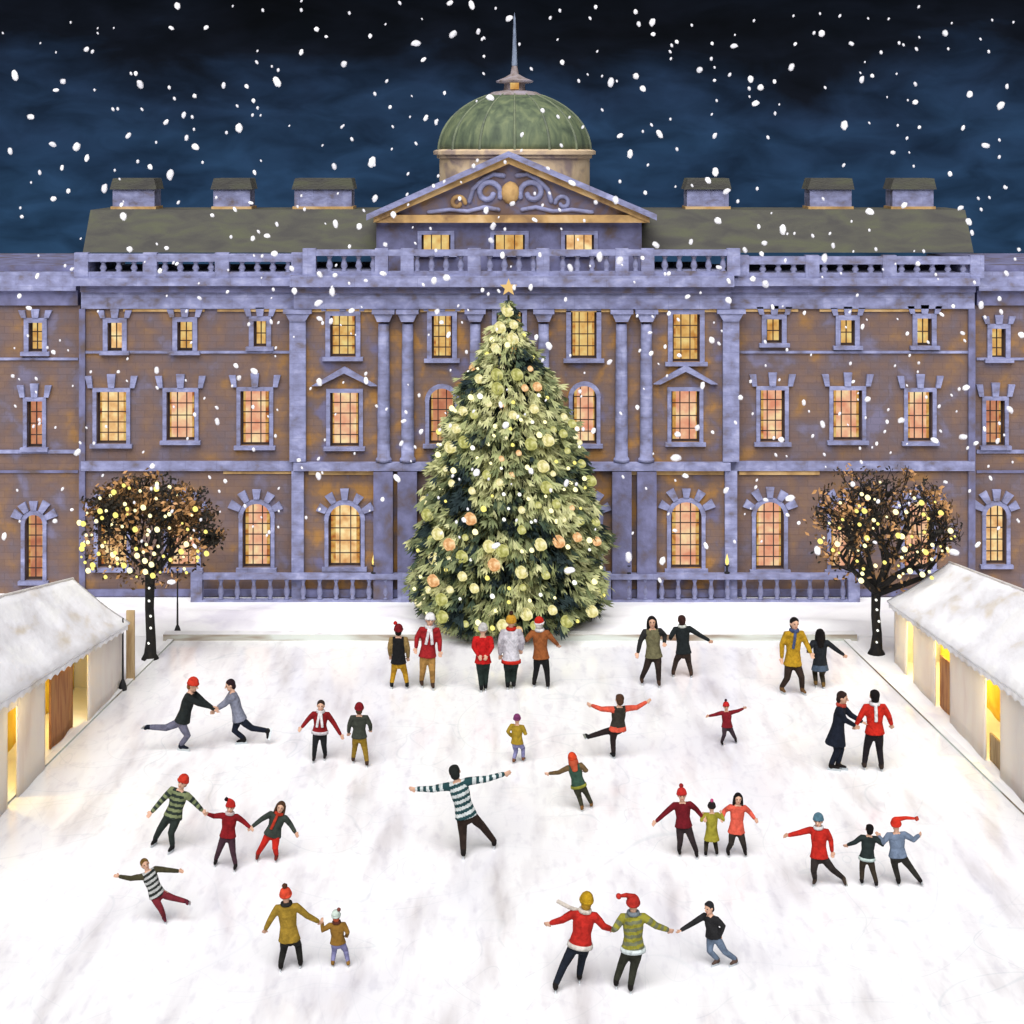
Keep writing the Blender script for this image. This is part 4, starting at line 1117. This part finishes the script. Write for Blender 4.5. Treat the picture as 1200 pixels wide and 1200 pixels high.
        for tcode in scarf_tails:
            bm = bmesh.new()
            if tcode in 'fg':      # two tails down the front
                s_ = -1 if tcode == 'f' else 1
                q = [Sc + up * .03 * h + fw * .066 * h + lat * s_ * .012 * h, Sc - up * .05 * h + fw * .084 * h + lat * s_ * .024 * h, Sc - up * .17 * h + fw * .086 * h + lat * s_ * .042 * h]
            elif tcode == 'b':     # one tail down the back
                q = [Sc + up * .03 * h - fw * .06 * h, Sc - up * .05 * h - fw * .082 * h, Sc - up * .15 * h - fw * .086 * h]
            else:                   # flying out to the left
                q = [Sc + up * .03 * h - lat * .06 * h, Sc + up * .06 * h - lat * .16 * h - fw * .03 * h, Sc + up * .115 * h - lat * .29 * h - fw * .05 * h]
            tube(bm, q, [(.020 * h, .007 * h)] * 3, 8, side=(lat if tcode in 'fgb' else up)); link('scarf_tail', bm, fabric(scarf), so, True)
    return R

RED = (200, 42, 30); DRED = (120, 26, 32); BLK = (28, 28, 30); NAVY = (26, 32, 46); DGRN = (38, 50, 46); MUST = (176, 140, 42); WHT = (232, 230, 232)
BRN = (70, 52, 42); TEAL = (40, 72, 74); OLV = (110, 112, 74); LIL = (140, 140, 184); CORAL = (222, 92, 70); HAIR_B = (24, 20, 20); HAIR_BR = (82, 56, 40)
CAPR = (206, 58, 40); TANT = (170, 130, 72)
# back row by the tree
person('person in black waistcoat and mustard breeches, leftmost before the Christmas tree', 78, (467, 739), (467, 776), (457, 770), (478, 772), (459, 807), (477, 807), 180, (150, 124, 76), (190, 146, 40), vest=BLK, hat=DRED, pom=(200, 40, 35, (-.04, .085)), hair=HAIR_B, boots=BLK)
person('person in dark red jumper, white hat and white scarf before the Christmas tree', 88, (504, 727), (501, 768), (487, 758), (515, 762), (494, 804), (507, 807), 8, (160, 36, 40), TANT, hat=WHT, scarf=WHT, scarf_tails='fg', boots=BRN)
person('person with grey white hat and bright red jumper, hands clasped behind their back', 82, (566, 738), (566, 775), (561, 766), (571, 766), (564, 811), (569, 809), 180, (196, 30, 30), DGRN, hat=(200, 198, 196), hands_fwd=(-.10, -.10), boots=BLK)
person('person in white jacket with red scarf and yellow cap, before the Christmas tree', 90, (599, 729), (599, 774), (586, 768), (611, 762), (595, 808), (602, 807), 180, (214, 212, 220), DGRN, hat=(200, 150, 50), pom=(60, 34, 28), scarf=RED, belt=RED, hands_fwd=(.02, .02), sleeve=(190, 186, 194), boots=BLK)
person('person in rust brown jacket with red cap, rightmost of the row before the Christmas tree', 84, (632, 731), (634, 770), (616, 752), (653, 757), (626, 805), (642, 807), 170, (150, 88, 48), BLK, hat=RED, scarf=WHT, hair=(200, 196, 190), brim=WHT)
person('person with long black hair in olive coat, left of the pair near the right balustrade', 84, (764, 729), (766, 767), (747, 764), (778, 752), (752, 801), (772, 804), 0, (112, 108, 80), (48, 38, 34), sleeve=(44, 44, 44), hair=HAIR_B, longhair=True, coat=.02, boots=BRN)
person('person in black jumper with white collar, arm flung out right near the right balustrade', 78, (799, 727), (801, 764), (786, 750), (832, 752), (789, 793), (810, 794), 180, (34, 40, 42), (62, 50, 44), hair=(60, 36, 32), scarf=(220, 224, 216), boots=BRN)
person('person in mustard coat and blue scarf hugging a friend on the far ice', 90, (931, 731), (929, 776), (914, 770), (948, 764), (916, 812), (940, 813), 15, (186, 146, 38), (54, 42, 36), hair=HAIR_B, scarf=(74, 88, 128), scarf_tails='f', coat=.02, boots=(110, 80, 50))
person('person in black dress and tights, one arm held out beside the mustard coat', 78, (961, 743), (961, 780), (948, 765), (990, 769), (956, 805), (965, 807), 180, (36, 40, 46), (60, 54, 44), hair=HAIR_B, longhair=True, coat=.05, hem=(80, 96, 116), boots=(120, 92, 50))
# left couple with a leg kicked back
person('person in red hat and black jacket kicking a grey leg back to the left', 94, (226, 803), (214, 844), (249, 829), (252, 832), (212, 880), (175, 852), 75, (36, 42, 42), (112, 112, 132), hat=CAPR, raised='r', boots=NAVY, hair=(140, 90, 50), hands_fwd=(0, 0))
person('person in long grey coat leaning in to hold hands with the black jacket', 86, (270, 803), (280, 840), (254, 830), (251, 833), (286, 872), (312, 856), -75, (136, 140, 158), NAVY, hair=(40, 24, 30), raised='r', coat=.03, hands_fwd=(0, 0), boots=BLK)
person('person in dark red jacket with crossed white scarf and black trousers', 78, (376, 827), (375, 857), (354, 851), (400, 860), (368, 892), (381, 889), 0, (136, 28, 32), (34, 36, 38), hair=(58, 44, 38), scarf=WHT, scarf_tails='fg', belt=(210, 205, 210))
person('person in dark red knit hat and green jacket with mustard trousers, back turned', 78, (421, 831), (421, 863), (408, 860), (434, 857), (414, 894), (430, 899), 180, (62, 66, 58), (148, 120, 42), hat=(132, 26, 34), hair=HAIR_BR, boots=BRN)
person('small child in purple hat, mustard jacket and lilac trousers mid rink', 64, (606, 843), (606, 870), (598, 864), (615, 861), (602, 895), (613, 893), 160, (166, 138, 44), LIL, hat=(132, 62, 112), boots=(130, 88, 66))
person('person in coral sleeves, black waistcoat and coral skirt gliding on one leg', 84, (726, 820), (724, 852), (695, 828), (760, 824), (719, 889), (691, 863), -160, CORAL, (44, 34, 34), vest=(56, 52, 46), hem=CORAL, hair=HAIR_BR, raised='r', coat=.03, boots=BLK)
person('tiny child in red hat and dark red top with both arms raised sideways', 56, (851, 828), (852, 851), (830, 838), (871, 829), (846, 873), (862, 870), 0, (126, 28, 38), (60, 48, 56), hat=(196, 40, 40), pom=(50, 30, 30))
person('person in long navy coat and red scarf reaching for the red jacket', 96, (987, 818), (981, 858), (1000, 850), (1009, 846), (974, 903), (982, 902), 70, NAVY, NAVY, hair=(52, 36, 32), scarf=(186, 70, 56), coat=.13, hands_fwd=(.02, .02))
person('person in red jacket with white scarf hanging down the back, beside the navy coat', 98, (1025, 816), (1025, 858), (1004, 852), (1046, 851), (1013, 902), (1033, 904), 180, RED, (34, 30, 34), hair=HAIR_B, scarf=WHT, scarf_tails='b', boots=(58, 48, 42))
# left chain of three
person('person in red hat and green striped jumper', 96, (214, 917), (203, 956), (180, 950), (240, 948), (182, 990), (202, 998), -15, (128, 138, 100), (44, 52, 48), stripes=(46, 56, 50), hat=CAPR, hair=(150, 120, 60), boots=BLK)
person('child in red hat with black pompom and dark red suit', 82, (270, 946), (267, 979), (244, 952), (294, 968), (253, 1013), (276, 1019), 0, (134, 26, 32), (70, 46, 56), hat=(196, 44, 38), pom=(36, 24, 30, (-.06, .075)), scarf=(215, 200, 200))
person('person with brown hair in dark green coat and red trousers', 84, (329, 946), (320, 976), (296, 967), (347, 974), (302, 1007), (324, 1008), 0, (58, 66, 60), RED, hair=HAIR_BR, longhair=True, scarf=(190, 60, 40), scarf_tails='f', coat=.02, boots=(120, 48, 40))
person('person in striped top and dark red trousers spinning on one leg', 84, (170, 1013), (184, 1048), (138, 1025), (209, 1019), (192, 1080), (217, 1056), 25, (44, 48, 46), (122, 42, 52), stripes=(190, 192, 190), sleeve=(70, 66, 46), hair=(112, 84, 40), raised='r', boots=(96, 36, 50))
person('person in orange beanie and mustard coat holding a small child by the hand', 104, (335, 1050), (339, 1098), (310, 1092), (373, 1083), (329, 1138), (352, 1134), 180, (160, 130, 48), (40, 40, 38), hat=(224, 78, 52), pom=(90, 56, 40), scarf=(46, 46, 44), coat=.02)
person('small child in mint white hat, brown jacket and lilac trousers', 78, (394, 1074), (396, 1104), (377, 1083), (406, 1099), (390, 1133), (408, 1133), 180, (140, 104, 44), LIL, hat=(206, 222, 212), pom=(120, 70, 60, (.045, .08)), hair=(170, 80, 50), scarf=(90, 50, 40), boots=(150, 110, 50))
person('person with black curly hair and teal white striped jumper, arms spread wide mid rink', 110, (533, 905), (546, 955), (486, 927), (592, 909), (543, 1006), (579, 994), 180, (40, 74, 78), (52, 40, 34), stripes=(216, 224, 224), hair=(34, 38, 36))
person('child in orange hat and green waistcoat with brown sleeves, left arm out', 74, (671, 889), (678, 920), (643, 908), (685, 905), (682, 951), (693, 947), 180, (112, 90, 60), (62, 62, 48), vest=(56, 84, 70), belt=(150, 150, 60), hat=(220, 74, 40), hair=(200, 90, 60), longhair=True, boots=(130, 92, 50))
# right trio
person('person in red hat and dark red coat at the left of a trio holding hands', 86, (799, 932), (801, 967), (768, 961), (823, 956), (796, 1001), (816, 1004), 0, (112, 24, 34), (50, 40, 42), hat=(204, 50, 46), pom=(150, 40, 40), coat=.0)
person('small child in yellow green coat with pink pompom between two people', 68, (834, 946), (834, 979), (824, 957), (846, 955), (827, 1004), (840, 1003), 180, (158, 150, 52), (54, 50, 40), hat=(40, 34, 36), pom=(214, 90, 140), coat=.06)
person('person in coral jacket with long black hair holding the small yellow coat child', 80, (865, 936), (863, 972), (846, 957), (884, 958), (853, 1002), (873, 1002), 0, (226, 98, 78), (50, 44, 40), hair=HAIR_B, longhair=True, coat=.03)
person('person in blue hat and red jacket, arm out and one skate lifted behind', 90, (959, 962), (960, 1003), (924, 977), (976, 996), (955, 1036), (987, 1028), -20, (196, 44, 34), (50, 44, 42), hat=(90, 128, 146), scarf=WHT, raised='r', boots=(70, 58, 50))
person('person in black waistcoat with white waistband, between the red and blue jackets', 78, (1019, 972), (1016, 1005), (994, 992), (1031, 983), (1010, 1037), (1027, 1040), 180, (40, 50, 50), (60, 52, 42), hat=None, hair=HAIR_B, belt=(206, 226, 222))
person('person in grey blue jacket and long red bobble hat lifting one leg', 90, (1050, 967), (1052, 1002), (1031, 982), (1078, 981), (1053, 1038), (1077, 1030), 180, (118, 134, 158), (50, 48, 44), hat=(220, 56, 38), pom=(190, 70, 50, (.24, .06)), raised='r')
# front trio
person('person in yellow hat and red jumper with flying white scarf leaning right', 118, (687, 1057), (680, 1106), (645, 1085), (717, 1092), (651, 1163), (679, 1151), 180, (190, 44, 36), (30, 36, 48), hat=(190, 150, 30), scarf=(226, 216, 204), scarf_tails='t', belt=(224, 218, 210), hair=(170, 130, 40))
person('person in red bobble hat and yellow green striped jumper, front middle of three', 116, (742, 1060), (742, 1111), (719, 1093), (784, 1093), (722, 1158), (739, 1164), 180, (152, 148, 56), (52, 54, 44), stripes=(120, 124, 96), hat=(186, 50, 40), pom=(200, 56, 48, (-.13, .06)), scarf=(126, 138, 146), belt=(220, 232, 232))
person('person in black jacket and blue grey trousers leaning back', 90, (831, 1064), (836, 1096), (801, 1089), (848, 1094), (841, 1131), (862, 1131), -50, (42, 42, 44), (108, 124, 146), hair=(40, 40, 44), boots=(92, 74, 66))

# bake the body and clothing surfaces
bpy.context.view_layer.update()
dg = bpy.context.evaluated_depsgraph_get()
baked = []
for o, post_fn in PENDING:
    me = bpy.data.meshes.new_from_object(o.evaluated_get(dg)); baked.append(me)
for (o, post_fn), me in zip(PENDING, baked):
    old = o.data; mats = [m for m in old.materials]
    o.modifiers.clear(); o.data = me; me.name = o.name
    if len(me.materials) == 0:
        for m in mats: me.materials.append(m)
    me.polygons.foreach_set('use_smooth', [True] * len(me.polygons))
    if post_fn: post_fn(me)
    bpy.data.meshes.remove(old)

# ------------------------------------------------------------------ falling snow
def soft_flake(name, col, dens):
    m, nt, b = nodes_of(name)
    b.inputs['Base Color'].default_value = col; b.inputs['Roughness'].default_value = 1
    lw = nt.nodes.new('ShaderNodeLayerWeight'); lw.inputs['Blend'].default_value = .5
    mr = nt.nodes.new('ShaderNodeMapRange'); mr.inputs['From Min'].default_value = .15; mr.inputs['From Max'].default_value = .95
    mr.inputs['To Min'].default_value = dens; mr.inputs['To Max'].default_value = 0.0
    nt.links.new(lw.outputs['Facing'], mr.inputs['Value']); nt.links.new(mr.outputs['Result'], b.inputs['Alpha'])
    return m
M_FLAKE = soft_flake('snowflake', (.90, .90, .93, 1), 1.0)
M_FLAKE_THIN = soft_flake('thin_snowflake', (.85, .85, .90, 1), .7)
flake_meshes = []
for k in range(5):
    rn = random.Random(50 + k); bm = bmesh.new(); bmesh.ops.create_icosphere(bm, subdivisions=2, radius=1.0)
    st = rn.uniform(1.1, 1.7)
    for v in bm.verts:
        v.co *= 1 + .28 * noise.noise(v.co * 1.9 + Vector((k * 7, 0, 0)))
        v.co.z *= st
    me = bpy.data.meshes.new('snowflake'); bm.to_mesh(me); bm.free(); me.materials.append(M_FLAKE if k < 3 else M_FLAKE_THIN)
    me.polygons.foreach_set('use_smooth', [True] * len(me.polygons)); flake_meshes.append(me)
rn = random.Random(2024)
def where(px, py):
    if py < 205 and px < 505 or py < 290 and px < 100: return 'white snowflake falling through the dark sky left of the green dome'
    if py < 205 and px > 700 or py < 290 and px > 1140: return 'white snowflake falling through the dark sky right of the green dome'
    if py < 100: return 'white snowflake falling through the black sky above the dome'
    if py < 330 and px < 435: return 'white snowflake falling before the olive roof left of the pediment'
    if py < 330 and px > 765: return 'white snowflake falling before the olive roof right of the pediment'
    if py < 330: return 'white snowflake falling before the dome and pediment'
    if px < 345: return 'white snowflake falling before the left wing of the palace'
    if px > 856: return 'white snowflake falling before the right wing of the palace'
    return 'white snowflake falling before the middle of the palace'
count = 0; pts = []
while count < 298:
    d = rn.uniform(13, 34)
    px, py = rn.uniform(2, 1198), (rn.uniform(2, 330) if rn.random() < .54 else rn.uniform(330, 690))
    if py > 520 and rn.random() < .45: continue
    if any((px - a) ** 2 + (py - b) ** 2 < 13 ** 2 for a, b in pts): continue
    pts.append((px, py))
    o = bpy.data.objects.new('snowflake', rn.choice(flake_meshes)); COL.objects.link(o)
    o.location = P(px, py, d)
    r = rn.choice((2.1, 2.5, 2.9, 3.4, 4.0)) * d / F * rn.uniform(.85, 1.1)
    o.scale = (r, r, r); o.rotation_euler = (rn.uniform(-.3, .3), rn.uniform(0, PI), rn.uniform(0, PI))
    tag(o, where(px, py), 'snowflake', 'snowflakes falling through the night')
    count += 1

bm = bmesh.new()      # the fine snow between the big flakes
for k in range(420):
    d = rn.uniform(16, 42); px, py = rn.uniform(0, 1200), rn.uniform(0, 640)
    r = rn.uniform(1.2, 2.4) * d / F; c = P(px, py, d)
    ball(bm, c, (Vector((r, 0, 0)), Vector((0, r, 0)), Vector((r * rn.uniform(-.5, .5), 0, r * 1.3))), 1)
tag(link('fine_snowfall', bm, M_FLAKE_THIN, None, True), kind='stuff')

# ------------------------------------------------------------------ light, sky, camera
w = bpy.data.worlds.new('World'); scene.world = w; w.use_nodes = True
nt = w.node_tree; N = nt.nodes; L = nt.links; N.clear()
out = N.new('ShaderNodeOutputWorld'); bg = N.new('ShaderNodeBackground'); bg2 = N.new('ShaderNodeBackground'); add = N.new('ShaderNodeAddShader')
SUN_EL, SUN_AZ = 52.0, -6.0      # azimuth measured from the direction towards the viewer, negative = left
sky = N.new('ShaderNodeTexSky'); sky.sky_type = 'NISHITA'; sky.sun_disc = False
sky.sun_elevation = math.radians(SUN_EL); sky.sun_rotation = math.radians(180 - SUN_AZ)
L.new(sky.outputs['Color'], bg.inputs['Color']); bg.inputs['Strength'].default_value = .0004
tc = N.new('ShaderNodeTexCoord'); sp = N.new('ShaderNodeSeparateXYZ'); L.new(tc.outputs['Generated'], sp.inputs['Vector'])
mp = N.new('ShaderNodeMapping'); mp.inputs['Scale'].default_value = (9, 9, 22); L.new(tc.outputs['Generated'], mp.inputs['Vector'])
nz = N.new('ShaderNodeTexNoise'); nz.inputs['Scale'].default_value = 1.0; nz.inputs['Detail'].default_value = 7; nz.inputs['Distortion'].default_value = .6
L.new(mp.outputs['Vector'], nz.inputs['Vector'])
ma = N.new('ShaderNodeMath'); ma.operation = 'MULTIPLY_ADD'; ma.inputs[1].default_value = .14; L.new(nz.outputs['Fac'], ma.inputs[0]); L.new(sp.outputs['Z'], ma.inputs[2])
mr = N.new('ShaderNodeMapRange'); mr.inputs['From Min'].default_value = -.02; mr.inputs['From Max'].default_value = .185; L.new(ma.outputs[0], mr.inputs['Value'])
cr = N.new('ShaderNodeValToRGB'); els = cr.color_ramp.elements
els[0].position = 0.0; els[0].color = lin((36, 62, 88))
els[1].position = 1.0; els[1].color = lin((5, 5, 9))
for p, c in ((.35, (32, 54, 80)), (.58, (27, 43, 66)), (.74, (12, 16, 26))):
    e = els.new(p); e.color = lin(c)
L.new(mr.outputs['Result'], cr.inputs['Fac']); n2 = N.new('ShaderNodeTexNoise'); n2.inputs['Scale'].default_value = 3.2; n2.inputs['Detail'].default_value = 8; n2.inputs['Distortion'].default_value = .5
L.new(mp.outputs['Vector'], n2.inputs['Vector'])
cl = N.new('ShaderNodeMapRange'); cl.inputs['From Min'].default_value = .3; cl.inputs['From Max'].default_value = .7; cl.inputs['To Min'].default_value = .6; cl.inputs['To Max'].default_value = 1.45; L.new(n2.outputs['Fac'], cl.inputs['Value'])
vm = N.new('ShaderNodeVectorMath'); vm.operation = 'SCALE'; L.new(cr.outputs['Color'], vm.inputs[0]); L.new(cl.outputs['Result'], vm.inputs['Scale'])
L.new(vm.outputs['Vector'], bg2.inputs['Color']); bg2.inputs['Strength'].default_value = 1.0
L.new(bg.outputs['Background'], add.inputs[0]); L.new(bg2.outputs['Background'], add.inputs[1]); L.new(add.outputs['Shader'], out.inputs['Surface'])

sd = bpy.data.lights.new('Sun', 'SUN'); sd.energy = 4.7; sd.angle = math.radians(64); sd.color = (1.0, .98, .97)
so = bpy.data.objects.new('Sun', sd); COL.objects.link(so)
el, az = math.radians(SUN_EL), math.radians(SUN_AZ)
to_sun = Vector((math.sin(az) * math.cos(el), -math.cos(az) * math.cos(el), math.sin(el)))
so.rotation_euler = (-to_sun).to_track_quat('-Z', 'Y').to_euler()
so.location = (0, 0, 60)

cd = bpy.data.cameras.new('Camera'); cam = bpy.data.objects.new('Camera', cd); COL.objects.link(cam)
cam.location = (0, 0, CH); cam.rotation_euler = (PI / 2, 0, 0)
cd.sensor_width = 36; cd.lens = 36 * F / 1200; cd.shift_y = -(600 - HY) / 1200; cd.clip_start = .1; cd.clip_end = 2000
scene.camera = cam
scene.view_settings.view_transform = 'Standard'; scene.view_settings.look = 'None'; scene.view_settings.exposure = .2; scene.view_settings.gamma = 1
scene.cycles.use_denoising = True
scene.cycles.max_bounces = 6
scene.render.film_transparent = False
